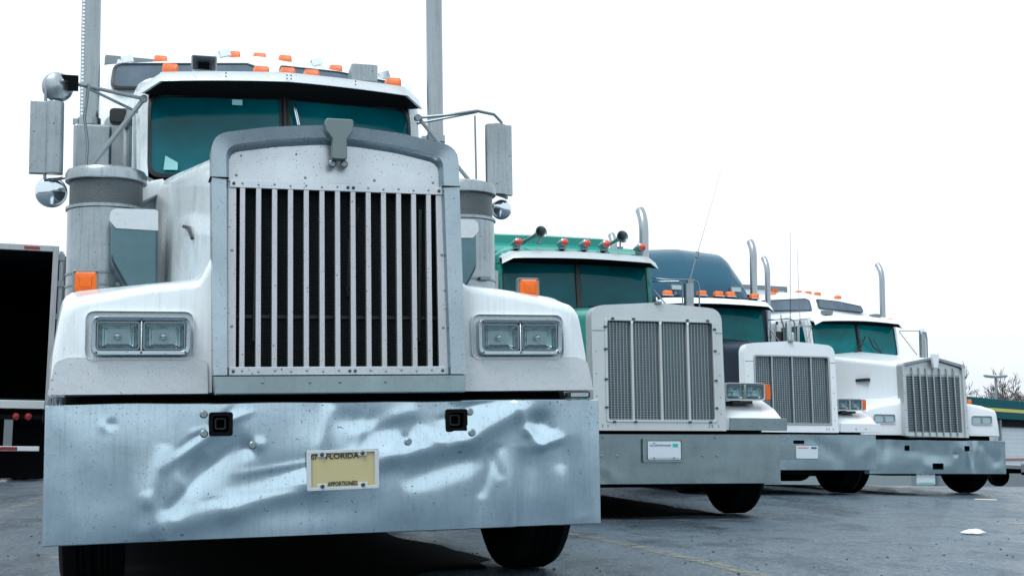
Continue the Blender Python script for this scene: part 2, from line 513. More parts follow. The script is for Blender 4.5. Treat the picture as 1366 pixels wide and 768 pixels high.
strip('parking_line', (1.30, 6.1), (-1.35, 16.0), .11, 'line_yellow')
strip('parking_line', (.45, 11.1), (2.6, 12.0), .09, 'line_faint')
strip('parking_line', (3.1, 14.9), (4.3, 11.2), .10, 'line_faint')
strip('parking_line', (-3.9, 9.3), (-5.9, 17.3), .16, 'line_pale')
strip('parking_line', (4.05, 11.25), (5.6, 11.9), .10, 'line_pale')
strip('sealed_strip', (1.75, 5.2), (5.6, 15.6), .42, 'band', .0045)


def shade_sheet(idx, pts, seed):  # ragged dark sheet that paints the shade beneath a truck
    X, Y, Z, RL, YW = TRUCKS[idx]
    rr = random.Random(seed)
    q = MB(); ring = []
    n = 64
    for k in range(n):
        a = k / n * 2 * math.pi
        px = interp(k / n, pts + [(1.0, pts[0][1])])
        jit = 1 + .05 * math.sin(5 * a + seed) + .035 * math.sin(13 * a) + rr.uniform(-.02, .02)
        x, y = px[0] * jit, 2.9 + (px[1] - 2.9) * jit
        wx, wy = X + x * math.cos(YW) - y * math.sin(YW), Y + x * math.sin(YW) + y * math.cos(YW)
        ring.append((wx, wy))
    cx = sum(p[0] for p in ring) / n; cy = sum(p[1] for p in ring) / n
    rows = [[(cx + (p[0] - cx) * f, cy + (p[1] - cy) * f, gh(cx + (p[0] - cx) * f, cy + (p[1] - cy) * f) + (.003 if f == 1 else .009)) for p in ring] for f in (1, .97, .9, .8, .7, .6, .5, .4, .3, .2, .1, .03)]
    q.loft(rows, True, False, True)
    return tag(part('underbody_shade', q, 'under_shade'), kind='structure')


M['under_shade'] = mat('painted_underbody_shade', (0.006, 0.008, 0.010), .85, spec=.08, bump=.3, bscale=60)  # near-black colour: under-truck shade painted onto the asphalt
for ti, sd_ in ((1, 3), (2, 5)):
    shade_sheet(ti, [(0, (.98, 2.0)), (.12, (.95, 4.6)), (.25, (.2, 5.2)), (.38, (-.9, 4.8)), (.5, (-1.0, 2.2)), (.62, (-.92, .75)), (.75, (.0, .35)), (.88, (.90, .8))], sd_)

# ------------------------------------------------------------------ shared truck pieces


def marker(root, x, y, z, m='amber', w_=.105, h=.062, d=.12, name='marker_light'):
    q = MB()
    q.loft([rr3(x - w_ * .62, x + w_ * .62, z - .006, .004, y - .01, d + .02), rr3(x - w_ * .62, x + w_ * .62, z + .004, .004, y - .01, d + .02)])
    o = part(name, q, 'chrome', root)
    q = MB()
    q.loft([rr3(x - w_ / 2, x + w_ / 2, z + .004, .012, y, d), rr3(x - w_ / 2 * .97, x + w_ / 2 * .97, z + h * .8, .012, y + .008, d - .02),
            rr3(x - w_ / 2 * .86, x + w_ / 2 * .86, z + h, .012, y + .02, d - .045)])
    part('lens', q, m, o, bevel=.003)


def rr3(x0, x1, z, r, y0, d):
    return [(a, b, z) for a, b in rpoly([(x0, y0, r), (x0, y0 + d, r), (x1, y0 + d, r), (x1, y0, r)], 3)]


def headlamps(root, x0, x1, z0, z1, y, far=False, amber_side=0, depth=.06, pod=False):
    """a bezel with two rectangular lamps, front face at y"""
    r = .022
    xm = (x0 + x1) / 2
    b = .020 if not far else .012
    bm_ = .010
    q = MB()
    wl = (x1 - x0 - 2 * b - bm_) / 2
    # bezel: outer shell and lip
    q.frame(rrect(x0, x1, z0, z1, .035), rrect(x0 + b, x1 - b, z0 + b, z1 - b, .022), y, y + depth, yin=y + .004)
    q.box(xm - bm_ / 2, xm + bm_ / 2, y + .004, y + depth, z0 + b * .9, z1 - b * .9)
    o = part('headlight', q, 'shell' if not far else 'petshell', root, bevel=.006)
    q = MB(); q.prism(rrect(x0 + .012, x1 - .012, z0 + .012, z1 - .012, .02), y + .060, y + .066 + (.16 if pod else .01))
    part('housing', q, 'gasket' if not pod else 'petshell', o)
    for s in (0, 1):
        a = x0 + b + s * (wl + bm_) + .002
        e = a + wl - .004
        q = MB(); c = ((a + e) / 2, (z0 + z1) / 2)
        za, ze = z0 + b + .002, z1 - b - .002
        q.frame(rrect(a, e, za, ze, .014), rrect(a + .006, e - .006, za + .006, ze - .006, .01), y + .008, y + .02)
        part('lamp_rim', q, 'arm', o)
        q = MB()
        rows = []
        hw, hh = (e - a) / 2 - .006, (ze - za) / 2 - .006
        for k, (sc, dy) in enumerate(((1, .010), (.93, .028), (.78, .042), (.55, .052), (.3, .057), (.1, .058))):
            rows.append([(c[0] + px * sc, y + dy, c[1] + pz * sc) for px, pz in rrect(-hw, hw, -hh, hh, .012)])
        q.loft(rows, True, False, True)
        part('reflector', q, 'lamp_bowl', o)
        q = MB(); q.lathe([(.012, .058), (.013, .030), (.008, .022), (.001, .020)], (c[0] - .004, y, c[1]), d=(0, 1, 0), n=12, cap=False); part('bulb', q, 'star', o)
        q = MB()
        q.loft([[(c[0] + px * sc, y + dy, c[1] + pz * sc) for px, pz in rrect(-hw, hw, -hh, hh, .012)] for sc, dy in ((1, .011), (.97, .006), (.6, .003), (.1, .002))], True, False, True)
        part('lens', q, 'lens', o)
    if not far:
        q = MB()
        for px, pz in ((x0 + .022, z1 - .012), (xm, z1 - .012), (x1 - .022, z1 - .012), (x0 + .022, z0 + .012), (xm, z0 + .012), (x1 - .022, z0 + .012)):
            q.sphere((px, y, pz), .005, u=6, v=4)
        part('screws', q, 'bolt', o, stuff=True)
    return o


def rivets(root, pts, r=.006, m='rivet', name='rivets'):
    q = MB()
    for p in pts:
        q.sphere(p, r, (1, .6, 1), 8, 5)
    return part(name, q, m, root, stuff=True)


def wheel(root, x, y, z, r=.52, w_=.28, steer=True):
    s = 1 if x > 0 else -1
    q = MB()
    h = w_ / 2
    q.lathe([(.30, -h * .9), (.42, -h), (r - .07, -h), (r - .018, -h * .86), (r, -h * .6)] +
            [(r - (.014 if k % 2 else 0), t) for k, t in enumerate([-h * .45, -h * .42, -h * .30, -h * .27, -h * .05, -h * .02, h * .02, h * .05, h * .27, h * .30, h * .42, h * .45])] +
            [(r, h * .6), (r - .018, h * .86), (r - .07, h), (.42, h), (.30, h * .9)], (x, y, z), 'X', 40)
    wo = part('wheel', q, 'rubber', root)
    q = MB()
    q.lathe([(.30, -h * .7), (.30, h * .88), (.275, h * .92), (.26, h * .5), (.17, h * .35), (.16, h * .7), (.10, h * .8), (.0001, h * .82)] if s > 0 else
            [(.0001, -h * .82), (.10, -h * .8), (.16, -h * .7), (.17, -h * .35), (.26, -h * .5), (.275, -h * .92), (.30, -h * .88), (.30, h * .7)], (x, y, z), 'X', 28)
    part('rim', q, 'alu', wo)


def chassis(root, y1=7.6, tank='alu', track=1.05, wy=.82, rear=True, gap_plate=True):
    q = MB()
    for s in (-1, 1):
        q.box(s * .42 - .04, s * .42 + .04, .14, y1, .62, .88)
    for y in (2.6, 4.6, y1 - .1):
        q.box(-.4, .4, y, y + .12, .66, .84)
    part('chassis_frame', q, 'black', root)
    q = MB(); q.box(-.9, .9, wy - .06, wy + .06, .40, .52); q.box(-.25, .25, wy - .3, wy + .5, .36, .62)
    q.box(-.8, .8, wy + .14, wy + .18, .42, .46)
    part('front_axle', q, 'black', root, bevel=.02)
    q = MB(); q.box(-.44, .44, .26, 1.95, .42, 1.62)
    q.box(-.3, .3, 1.9, 3.6, .42, .9)
    part('engine_block', q, 'black', root, bevel=.03)
    q = MB(); q.box(-.36, .36, .30, 1.3, .30, .46); q.lathe([(.16, 0), (.20, .1), (.16, .9), (.12, 1.3)], (0, 1.9, .48), 'Y', 16)
    part('oil_pan', q, 'black', root, bevel=.03)
    q = MB(); q.box(-.84, .84, .14, 1.98, .285, .32); q.box(-.95, .95, 1.5, 5.1, .31, .36)
    part('underside_blocker', q, 'black', root)  # black trays added to keep light off the ground below
    for s in (-1, 1):
        q = MB(); q.box(s * 1.12 - .03, s * 1.12 + .03, 1.55, 5.1, .24, .92)
        part('side_light_blocker', q, 'black', root, bevel=.01)  # added panels that shut out light from the sides
    q = MB(); q.box(-1.05, 1.05, 2.28, 2.46, .30, .92)
    part('cross_light_blocker', q, 'black', root, bevel=.02)  # full-width black box added to block light under the cab
    if rear:
        q = MB(); q.box(-1.15, 1.15, 5.15, 5.18, .12, .98)
        part('rear_light_blocker', q, 'black', root)  # added full-width sheet hiding the bright horizon behind the truck
    if gap_plate:
        q = MB(); q.box(-1.06, 1.06, .19, .24, .60, .99); q.box(-.46, .46, .10, .25, .30, .60)
        part('gap_blackout', q, 'black', root)  # black plate added so the gap above the bumper reads as shade
    for s in (-1, 1):
        wheel(root, s * (track - (.04 if s < 0 and root.rotation_euler[1] < -.02 else 0)), wy, .52)
    for s in (-1, 1):
        q = MB(); q.lathe([(.30, 0), (.33, .03), (.33, 1.42), (.30, 1.45)], (s * .88, 2.55, .66), 'Y', 28)
        part('fuel_tank', q, tank, root)
        q = MB()
        for z in (.42, .72): q.box(s * 1.0 - .2, s * 1.0 + .2, 2.2, 2.5, z, z + .03)
        q.box(s * 1.0 - .2, s * 1.0 + .2, 2.47, 2.5, .42, .95)
        part('cab_step', q, 'black', root)
    if rear:
        for y in (5.9, 7.2):
            for s in (-1, 1):
                wheel(root, s * .93, y, .52, w_=.58)
            q = MB(); q.box(-.8, .8, y - .08, y + .08, .45, .62); part('rear_axle', q, 'black', root)
        q = MB(); q.box(-.5, .5, 6.0, 7.1, .95, 1.05); part('fifth_wheel', q, 'black', root)
        for s in (-1, 1):
            q = MB(); q.box(s * .93 - .3, s * .93 + .3, 7.95, 7.97, .25, 1.0); part('mud_flap', q, 'black', root)


def stack(root, x, y, z0, z1, r, m, bend=.28, n=24, clampz=()):
    q = MB()
    pts = [(x, y, z0), (x, y, z1 - bend * 1.1)]
    for k in range(1, 7):
        a = k / 6 * R(52)
        pts.append((x, y + bend * 1.1 * (1 - math.cos(a)) * 1.0, z1 - bend * 1.1 + bend * 1.1 * math.sin(a) * 1.1))
    q.tube(pts, [r] * len(pts), n, cap=False)
    o = part('exhaust_stack', q, m, root)
    d_ = (Vector(pts[-1]) - Vector(pts[-2])).normalized()
    q = MB(); q.tube([Vector(pts[-1]) - d_ * .02, Vector(pts[-1]) - d_ * .016], r * .985, n); part('bore', q, 'black', o)
    for cz in clampz:
        q = MB(); q.lathe([(r + .001, 0), (r + .012, .004), (r + .012, .05), (r + .001, .054)], (x, y, cz), 'Z', n, cap=False)
        q.box(x - r - .04, x - r, y - .015, y + .015, cz + .01, cz + .045)
        part('clamp', q, 'stack', o)
    return o


def cab(root, c):
    """c: hw, yf0 (windscreen foot centre), yf1 (top centre), vee (how far the sides sit behind), y1 back, zs sill, zt top of glass, zr roof, paint"""
    hw, yf0, yf1, vee, y1, zs, zt, zr, m = (c[k] for k in ('hw', 'yf0', 'yf1', 'vee', 'y1', 'zs', 'zt', 'zr', 'paint'))
    fw = hw - .02
    flr = c.get('flare', 0)
    hb = hw + flr

    def wp(u, z, off=0):  # point on the windscreen plane; u in -1..1
        t = (z - zs) / (zt - zs)
        return (u * fw, lerp(yf0, yf1, t) + vee * abs(u) + off, z)
    q = MB()   # lower body with cowl
    q.loft([[(x, y, z) for x, y in rpoly([(-hw, yf0 + vee + .02, .06), (-hb, y1, .03), (hb, y1, .03), (hw, yf0 + vee + .02, .06), (0, yf0 + .02, .02)], 3)] for z in (.92, zs - .06)])
    q.loft([[(x, y, z) for x, y in rpoly([(-hw - .005, yf0 + vee - .03, .06), (-hb - .005, y1 - .01, .03), (hb + .005, y1 - .01, .03), (hw + .005, yf0 + vee - .03, .06), (0, yf0 - .03, .02)], 3)] for z in (zs - .058, zs - .012)])
    body = part('cab_body', q, m, root, bevel=.015)
    q = MB()   # roof cap, crowned
    rows = []
    for z, ins in ((zt + .01, 0), (zt + .07, -.004), (lerp(zt, zr, .62), .03), (lerp(zt, zr, .9), .12), (zr, .30)):
        f = yf1 + ins
        rows.append([(x, y, z) for x, y in rpoly([(-hw + ins, f + vee, .12), (-hb + ins, y1 - ins * .2, .05), (hb - ins, y1 - ins * .2, .05), (hw - ins, f + vee, .12), (0, f, .05)], 4)])
    q.loft(rows)
    part('cab_roof', q, m, root, sharp=50)
    q = MB()   # rear wall
    q.box(-hb + .01, hb - .01, y1 - .08, y1 - .012, zs - .05, zt + .02)
    part('rear_wall', q, m, root)
    q = MB()   # dark lining and floor of the cab
    q.box(-hw + .04, hw - .04, y1 - .11, y1 - .085, zs - .4, zt)
    q.box(-hw + .04, hw - .04, yf1 + vee + .05, y1 - .1, zt - .03, zt + .004)
    q.box(-hw + .05, hw - .05, yf0 + vee + .03, yf0 + .55, zs - .10, zs - .01)
    part('cab_lining', q, 'dark', root)
    for s in (-1, 1):
        q = MB()
        q.prism(rrect(s * .42 - .24, s * .42 + .24, zs - .35, zs + .28, .08), y1 - .35, y1 - .2)
        q.prism(rrect(s * .42 - .12, s * .42 + .12, zs + .30, zs + .46, .05), y1 - .33, y1 - .22)
        part('seat', q, 'seat', root, bevel=.02)
    q = MB()
    ctr = Vector((.42, yf0 + .50, zs + .02))
    ring = []
    for k in range(25):
        a = k / 24 * 2 * math.pi
        ring.append(ctr + Vector((math.cos(a) * .22, math.sin(a) * .09, math.sin(a) * .20)))
    q.tube(ring, .014, 6, cap=False)
    q.tube([ctr, ctr + Vector((0, -.2, -.12))], .02, 6)
    q.box(ctr.x - .2, ctr.x + .2, ctr.y - .012, ctr.y + .012, ctr.z - .02, ctr.z + .02)
    part('steering_wheel', q, 'gasket', root)
    # pillars
    for s in (-1, 1):
        q = MB()
        w0, w1 = c.get('pil', .035), c.get('pil', .035)
        a0 = wp(s, zs - .02); a1 = wp(s, zt + .03)
        for (p0, p1) in ((a0, a1),):
            q.loft([[(p0[0] - s * w0, p0[1] - .01, p0[2]), (p0[0] + s * .02, p0[1] + .0, p0[2]), (p0[0] + s * .02, p0[1] + .07, p0[2]), (p0[0] - s * w0, p0[1] + .06, p0[2])],
                    [(p1[0] - s * w1, p1[1] - .01, p1[2]), (p1[0] + s * .02, p1[1] + .0, p1[2]), (p1[0] + s * .02, p1[1] + .07, p1[2]), (p1[0] - s * w1, p1[1] + .06, p1[2])]])
        part('pillar', q, m, root, bevel=.008)
        # door with window
        q = MB()
        ya = yf0 + vee + .06
        xo = s * hw
        zq = zs + .05
        ydoor = y1 - .12
        q.frame([(ya - .03, zs - .02), (ya + (yf1 - yf0) + .0, zt + .02), (y1, zt + .02), (y1, zs - .02)], [(ya + .06, zq), (ya + (yf1 - yf0) + .08, zt - .05), (ydoor, zt - .05), (ydoor, zq)], 0, 1)
        for v in q.bm.verts:  # frame() builds in x,z; turn it to y,z with thickness in x
            v.co = Vector((xo + s * (.012 if v.co.y < .5 else -.03), v.co.x, v.co.z))
        q.box(min(xo, xo + s * .012), max(xo, xo + s * .012), ya - .03, y1 - .02, 1.05, zs - .021)
        q.box(min(xo + s * .01, xo - s * .02), max(xo + s * .01, xo - s * .02), ya + .30, ya + .325, zq, zt - .05)

        def fl(q_):
            for v in q_.bm.verts: v.co.x += s * flr * max(0, (v.co.y - ya) / (y1 - ya))
        fl(q)
        d = part('door', q, m, root, bevel=.005)
        q = MB(); q.prism_x([(ya + .05, zq - .01), (ya + (yf1 - yf0) + .07, zt - .04), (ydoor + .01, zt - .04), (ydoor + .01, zq - .01)], xo - s * .012, xo - s * .004); fl(q)
        part('window', q, 'glass', d)
        q = MB(); q.box(min(xo + s * .012, xo + s * .04), max(xo + s * .012, xo + s * .04), y1 - .32, y1 - .16, zs - .16, zs - .13); fl(q); part('handle', q, 'chrome', d)
    # windscreen: rubber surround and the two panes
    gi = .035
    for s in (-1, 1):
        uo, ui = s * (1 - gi / fw * .6), s * .016
        corners = [(ui, zs + .01), (uo, zs + .01), (uo, zt - .005), (ui, zt - .005)]
        outer = rpoly([(corners[0][0] * fw, corners[0][1], .01), (corners[1][0] * fw, corners[1][1], c.get('wr', .10)), (corners[2][0] * fw, corners[2][1], c.get('wr', .10)), (corners[3][0] * fw, corners[3][1], .01)], 5)
        inn = []
        cx = sum(p[0] for p in outer) / len(outer); cz = sum(p[1] for p in outer) / len(outer)
        gt = c.get('gask', .028)
        hwx = max(abs(p[0] - cx) for p in outer); hwz = max(abs(p[1] - cz) for p in outer)
        for x, z in outer:
            inn.append((cx + (x - cx) * (1 - gt / hwx), cz + (z - cz) * (1 - gt / hwz)))

        def at(p, off):
            return wp(p[0] / fw, p[1], off)
        q = MB()
        n = len(outer)
        rows = [[at(p, -.004) for p in outer], [at(p, -.012) for p in inn], [at(p, .02) for p in inn], [at(p, .03) for p in outer], [at(p, -.004) for p in outer]]
        q.loft(rows, True, False, False)
        sc = part('windscreen', q, 'gasket', root)
        q = MB()
        q.loft([[at(p, .0) for p in inn], [at(p, .006) for p in inn]])
        part('pane', q, c.get('glass', 'glass'), sc)
    q = MB()
    a, b = wp(0, zs), wp(0, zt)
    pw = c.get('post', .02)
    q.box(-.001, .001, 0, 0.001, 0, .001)
    q.bm.clear()
    q.loft([[(-pw, a[1] - .015, a[2]), (pw, a[1] - .015, a[2]), (pw, a[1] + .03, a[2]), (-pw, a[1] + .03, a[2])], [(-pw, b[1] - .015, b[2]), (pw, b[1] - .015, b[2]), (pw, b[1] + .03, b[2]), (-pw, b[1] + .03, b[2])]])
    part('centre_post', q, c.get('postm', 'gasket'), root)
    # panel of wall beside the screen top
    return wp


def visor(root, hw, yb, zb, fwd, drop, vee, m, band=.075, end=.06, endd=.05, crown=.02):
    """sun visor: a sloped shelf from (yb,zb) forward and down with an upright lip, ends dropping"""
    n = 16
    top, lipt, lipb, und = [], [], [], []
    for i in range(n + 1):
        u = -1 + 2 * i / n
        x = u * hw
        e = max(0, (abs(x) - (hw - end)) / end)
        zc = crown * (1 - u * u) - e * e * endd
        yy = vee * abs(u) + e * e * .05
        top.append((x * .97, yb + yy + .05, zb + zc + .02))
        lipt.append((x * .985, yb - fwd * .75 + yy, zb - drop * .35 + zc))
        lipb.append((x, yb - fwd + yy, zb - drop - band * .5 + zc))
        und.append((x * .985, yb - fwd + .012 + yy, zb - drop - band * .5 + zc))
    q = MB()
    und2 = [(p[0], p[1] + .012, p[2] - .008) for p in lipt]
    top2 = [(p[0], p[1], p[2] - .012) for p in top]
    q.loft([top, lipt, lipb, und, und2, top2, top], False, False, False)
    v = part('sun_visor', q, m, root, sharp=60)
    q = MB()
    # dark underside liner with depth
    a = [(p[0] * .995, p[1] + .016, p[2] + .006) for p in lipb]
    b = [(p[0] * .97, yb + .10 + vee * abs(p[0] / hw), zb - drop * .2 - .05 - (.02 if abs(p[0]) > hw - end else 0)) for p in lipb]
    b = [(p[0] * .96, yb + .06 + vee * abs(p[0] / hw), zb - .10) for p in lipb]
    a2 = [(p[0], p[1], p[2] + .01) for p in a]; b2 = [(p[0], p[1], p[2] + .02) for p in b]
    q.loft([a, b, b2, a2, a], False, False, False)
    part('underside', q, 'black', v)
    return v


def mirror_round(root, x, y, z, r, sgn=1, m='alu'):
    q = MB(); q.lathe([(.001, 0), (r * .5, .006), (r * .85, .022), (r, .05), (r, .06), (r * .95, .064), (.001, .064)], (x, y, z), d=(sgn * .12, 1, 0), n=28, cap=False)
    return part('round_mirror', q, m, root)


def plate_bolts(parent, pts, r=.008):
    q = MB()
    for p in pts: q.lathe([(r, .001), (r, -.004), (r * .6, -.007), (.001, -.007)], p, 'Y', 10, cap=False)
    return part('bolts', q, 'bolt', parent, stuff=True)


# ------------------------------------------------------------------ long-nose conventional with split oval grille (trucks 1 and 4)
def conventional(idx, near, label):
    X, Y, Z, RL, YW = TRUCKS[idx]
    root = empty('semi_truck', (X, Y, Z), (0, RL, YW))
    tag(root, label, 'truck', 'semi trucks parked in a row')
    W = 'white' if near else 'white_far'
    rk = lambda z: (z - .87) * .036
    shellm = 'shell' if near else 'petshell'
    # ---- grille shell
    B = [(-.536, .95, 0), (-.549, 1.992, .088), (-.30, 2.036, .9), (0, 2.062, 1.2), (.30, 2.034, .9), (.549, 1.985, .088), (.562, .95, 0)]
    I = [(-.478, .95, 0), (-.486, 1.945, .06), (-.28, 1.983, .9), (0, 2.010, 1.2), (.28, 1.980, .9), (.480, 1.937, .06), (.496, .95, 0)]
    if not near:
        B = [(-.556, .87, 0), (-.560, 1.935, .06), (0, 2.05, .25), (.538, 1.935, .06), (.545, .85, 0)]
        I = [(-.515, .87, 0), (-.52, 1.90, .05), (0, 2.015, .22), (.50, 1.90, .05), (.505, .85, 0)]
    q = MB(); q.frame(rpoly(B, 6), rpoly(I, 6), .0, .15, rk, yin=.012)
    if near:
        I2 = [(-.466, .95, 0), (-.472, 1.922, .055), (-.27, 1.958, .9), (0, 1.985, 1.2), (.27, 1.955, .9), (.466, 1.914, .055), (.484, .95, 0)]
        q.frame(rpoly(I, 6), rpoly(I2, 6), .013, .14, rk, yin=.050)
    sh = part('grille_shell', q, shellm, root, bevel=.009, seg=3)
    if near:
        q = MB(); q.prism([(-.530, .868), (-.536, .948), (.562, .948), (.558, .868)], .004, .14, rk)
        part('lower_panel', q, 'bumper_dull', sh, bevel=.006)
        # joints and screws down the shell flanks
        rivets(sh, [(s * (.535 if s < 0 else .55), .07, z) for s in (-1, 1) for z in (1.06, 1.2, 1.34, 1.5, 1.64, 1.78)] + [(-.33, 0, .918), (-.13, 0, .918), (.0, 0, .918), (.2, 0, .918)], .006)
        for s in (-1, 1):
            q = MB(); q.box(min(s * .555, s * .475), max(s * .555, s * .475), -.0015, .12, 1.799, 1.803); v = part('joint', q, 'black', sh)
            v.location = (0, rk(1.8), 0)
    # header panel
    if near:
        q = MB(); q.prism([(x, z) for x, z in rpoly([(-.474, 1.79, 0), (-.478, 1.935, .06), (0, 1.992, 1.0), (.474, 1.928, .06), (.478, 1.79, 0)], 6)], .052, .07, rk)
        hd = part('header_panel', q, 'header', root)
        rivets(hd, [(x, .052 + rk(1.83), 1.825) for x in (-.44, -.14, .17, .44)], .007)
        for (z0, z1) in ((1.764, 1.800), (.948, .986)):
            q = MB(); q.box(-.470, .478, .028 + rk(z0), .05 + rk(z0), z0, z1)
            st = part('grille_rail', q, 'header', root, bevel=.003)
            rivets(st, [(-.415 + i * .069, .028 + rk(z0), (z0 + z1) / 2 + .002 * (-1) ** i) for i in range(13)], .0055)
            plate_bolts(st, [(x, .028 + rk(z0), (z0 + z1) / 2) for x in (-.452, .046, -.03 + .1, .462)], .007)
        for s in (-1, 1):
            q = MB(); xx = (-.476, -.440) if s < 0 else (.448, .494)
            q.box(xx[0], xx[1], .036, .06, .948, 1.79)
            for v in q.bm.verts: v.co.y += rk(v.co.z)
            so_ = part('side_strip', q, 'bar', root, bevel=.003)
            rivets(so_, [((xx[0] + xx[1]) / 2, .036 + rk(z), z) for z in (1.16, 1.49)], .007)
        dents = MB()
        for i in range(13):
            x = -.415 + i * .0688
            q = MB(); q.box(x - .0115, x + .0115, .030, .062, .975, 1.775)
            for v in q.bm.verts:
                v.co.y += rk(v.co.z); v.co.x += (1.4 - v.co.z) * -.012 * (0.2 + i / 12 * .5) * 1.0
            b = part('grille_bar', q, 'bar', root, bevel=.003)
        q = MB(); q.box(-.50, .51, .105, .125, .90, 1.80)
        part('radiator', q, 'radiator', root)
        q = MB()
        for x in (-.36, .37): q.tube([(x, .095, 1.1), (x + .01, .095, 1.7)], .010, 8)
        q.box(-.46, .47, .10, .104, 1.20, 1.215); q.tube([(.1, .10, 1.7), (.06, .10, 1.55), (.05, .10, 1.3)], .006, 6)
        part('radiator_stay', q, 'gasket', root)
        dents.bm.free()
        # emblem plate on the shell's peak
        q = MB(); q.prism(rpoly([(-.062, 2.078, .012), (.062, 2.078, .012), (.058, 2.02, .012), (.032, 1.985, .01), (.034, 1.895, .015), (-.034, 1.895, .015), (-.032, 1.985, .01), (-.058, 2.02, .012)][::-1], 3), -.004, .05)
        em = part('hood_emblem', q, mat('emblem_grey', (.16, .22, .225), .45, metal=.3), root, bevel=.006)
        q = MB()
        for x in (-.026, .026):
            q.lathe([(.018, 0), (.018, -.02), (.012, -.026), (.001, -.026)], (x, .06, 1.883), 'Y', 12, cap=False)
        part('emblem_bolt', q, 'arm', em)
    else:
        q = MB(); q.prism([(x, z) for x, z in rpoly([(-.512, 1.76, 0), (-.515, 1.885, .05), (0, 2.0, .22), (.498, 1.885, .05), (.502, 1.76, 0)], 6)], .055, .07, rk)
        part('header_panel', q, 'petshell', root)
        q = MB(); q.box(-.51, .505, .075, .09, .84, 1.78)
        for v in q.bm.verts: v.co.y += rk(v.co.z)
        part('louvre_backing', q, 'screen_back', root)
        q = MB()
        for k in range(34):
            z = .93 + k * .0255
            q.box(-.47, .46, .052 + rk(z), .075 + rk(z), z, z + .011)
        part('louvre_slats', q, 'screen', root, stuff=True)
        for (a, b, z0, z1) in ((-.52, -.475, .86, 1.78), (.462, .505, .85, 1.78), (-.475, .462, .85, .925)):
            q = MB(); q.box(a, b, .04, .07, z0, z1)
            for v in q.bm.verts: v.co.y += rk(v.co.z)
            part('grille_rail', q, 'petshell', root, bevel=.003)
        for i in range(7):
            x = -.367 + i * .121
            q = MB(); q.tube([(x, .05 + rk(1.86), 1.88), (x, .03 + rk(1.84), 1.84), (x + .008, .03 + rk(1.3), 1.3), (x + .014, .03, .87)], .0115, 8)
            part('grille_bar', q, 'stackfar', root)
        q = MB(); q.prism(rpoly([(-.062, 2.09, .012), (.062, 2.09, .012), (.055, 2.0, .012), (.036, 1.88, .01), (-.036, 1.88, .01), (-.055, 2.0, .012)][::-1], 3), -.004, .05)
        part('hood_emblem', q, 'white_far', root, bevel=.006)
        rivets(sh, [(s * (.54 if s < 0 else .53), .002 + rk(z), z) for s in (-1, 1) for z in (1.0, 1.25, 1.5, 1.75)], .009)
    # ---- hood
    q = MB()
    rows = []
    for t in (0, .25, .5, .75, 1):
        y = lerp(.13, 2.02, t)
        hw = lerp(.528, .745, t); ze = lerp(1.925, 2.165, t); zc = lerp(2.035, 2.245, t)
        ye = y
        rows.append([(x * 1.0, ye + (.05 * abs(x) / hw if t == 1 else 0), z) for x, z in
                     rpoly([(-hw - .015 * (1 - t), 1.02, 0), (-hw, ze, .085), (0, zc, .3), (hw, ze, .085), (hw + .015 * (1 - t), 1.02, 0)], 6)])
    q.loft(rows)
    hood = part('hood', q, W, root, sharp=50)
    if near:
        q = MB()
        for s in (-1, 1):
            q.tube([(s * .60, .62, 1.62), (s * .612, .75, 1.69), (s * .628, .9, 1.72)], .009, 6)
        part('hood_handle', q, 'gasket', hood)
    else:
        q = MB(); q.box(-.665, -.61, .80, 1.12, 1.70, 1.745); part('hood_vent', q, 'gasket', hood)
    # cowl patch that closes hood to cab
    # ---- fenders
    for s in (-1, 1):
        q = MB()
        ys_ = [.10, .108, .125, .16, .26, .40, .55, .80, 1.05, 1.30, 1.55, 1.80, 1.98]
        rows = []
        for y in ys_:
            ins = {.10: .034, .108: .016, .125: .005}.get(y, 0)
            zt = interp(y, [(.1, 1.335), (.3, 1.372), (.8, 1.42), (1.3, 1.36), (1.7, 1.20), (2.0, 1.02)]) - ins
            xo = interp(y, [(.1, 1.190), (.5, 1.215), (1.3, 1.215), (2.0, 1.19)]) - ins
            zo = zt - .055 - .05 * (1 if y < .3 else .6)
            zb = interp(y, [(.1, .872), (.30, .872), (.36, .92), (.5, 1.02), (.82, 1.09), (1.15, 1.02), (1.35, .85), (2.0, .80)]) + (ins * .25)
            xi = .528 + (.008 if ins else 0)
            cr_ = rpoly([(xi, zb, 0), (xi + .006, zt + .13 - ins, 0), (xi + .055, zt + .02, .06), (.80, zt - .005, .10), (xo - .05, zo + .035, .09), (xo - .012, zt - .30, .05), (xo, zb, 0)], 4)
            rows.append([(s * a, y, b) for a, b in cr_])
        q.loft(rows, True, True, True)
        f = part('fender', q, W, root, sharp=55)
        # guard plate below the lamps
        if near:
            q = MB()
            pts = rpoly([(.552, .876, 0), (.556, 1.012, .02), (.60, 1.030, .03), (1.12, 1.030, .04), (1.170, 1.01, .04), (1.196, .876, 0)], 4)
            q.loft([[(s * a, .098 - .010, b) for a, b in pts], [(s * a, .118, b) for a, b in pts]])
            part('fender_guard', q, 'guard', f, bevel=.004)
            # raised lip under the lamp recess
            q = MB()
            pts = rrect(.612, 1.055, 1.018, 1.225, .04)
            q.frame([(s * a, b) for a, b in pts], [(s * (a * .985 + .0126), b * .985 + .0165) for a, b in pts], .083, .104)
            part('lamp_surround', q, W, f, bevel=.004)
        q = MB(); q.box(min(s * .56, s * 1.18), max(s * .56, s * 1.18), .30, 1.85, .72 if False else 1.10, 1.14)
        part('wheel_well', q, 'black', f)
        if near:
            headlamps(root, *((-1.029, -.627) if s < 0 else (.637, 1.036)), 1.037, 1.201, .050, depth=.06)
        else:
            headlamps(root, *((-1.035, -.665) if s < 0 else (.674, 1.044)), 1.045, 1.184, .085, far=True, depth=.04)
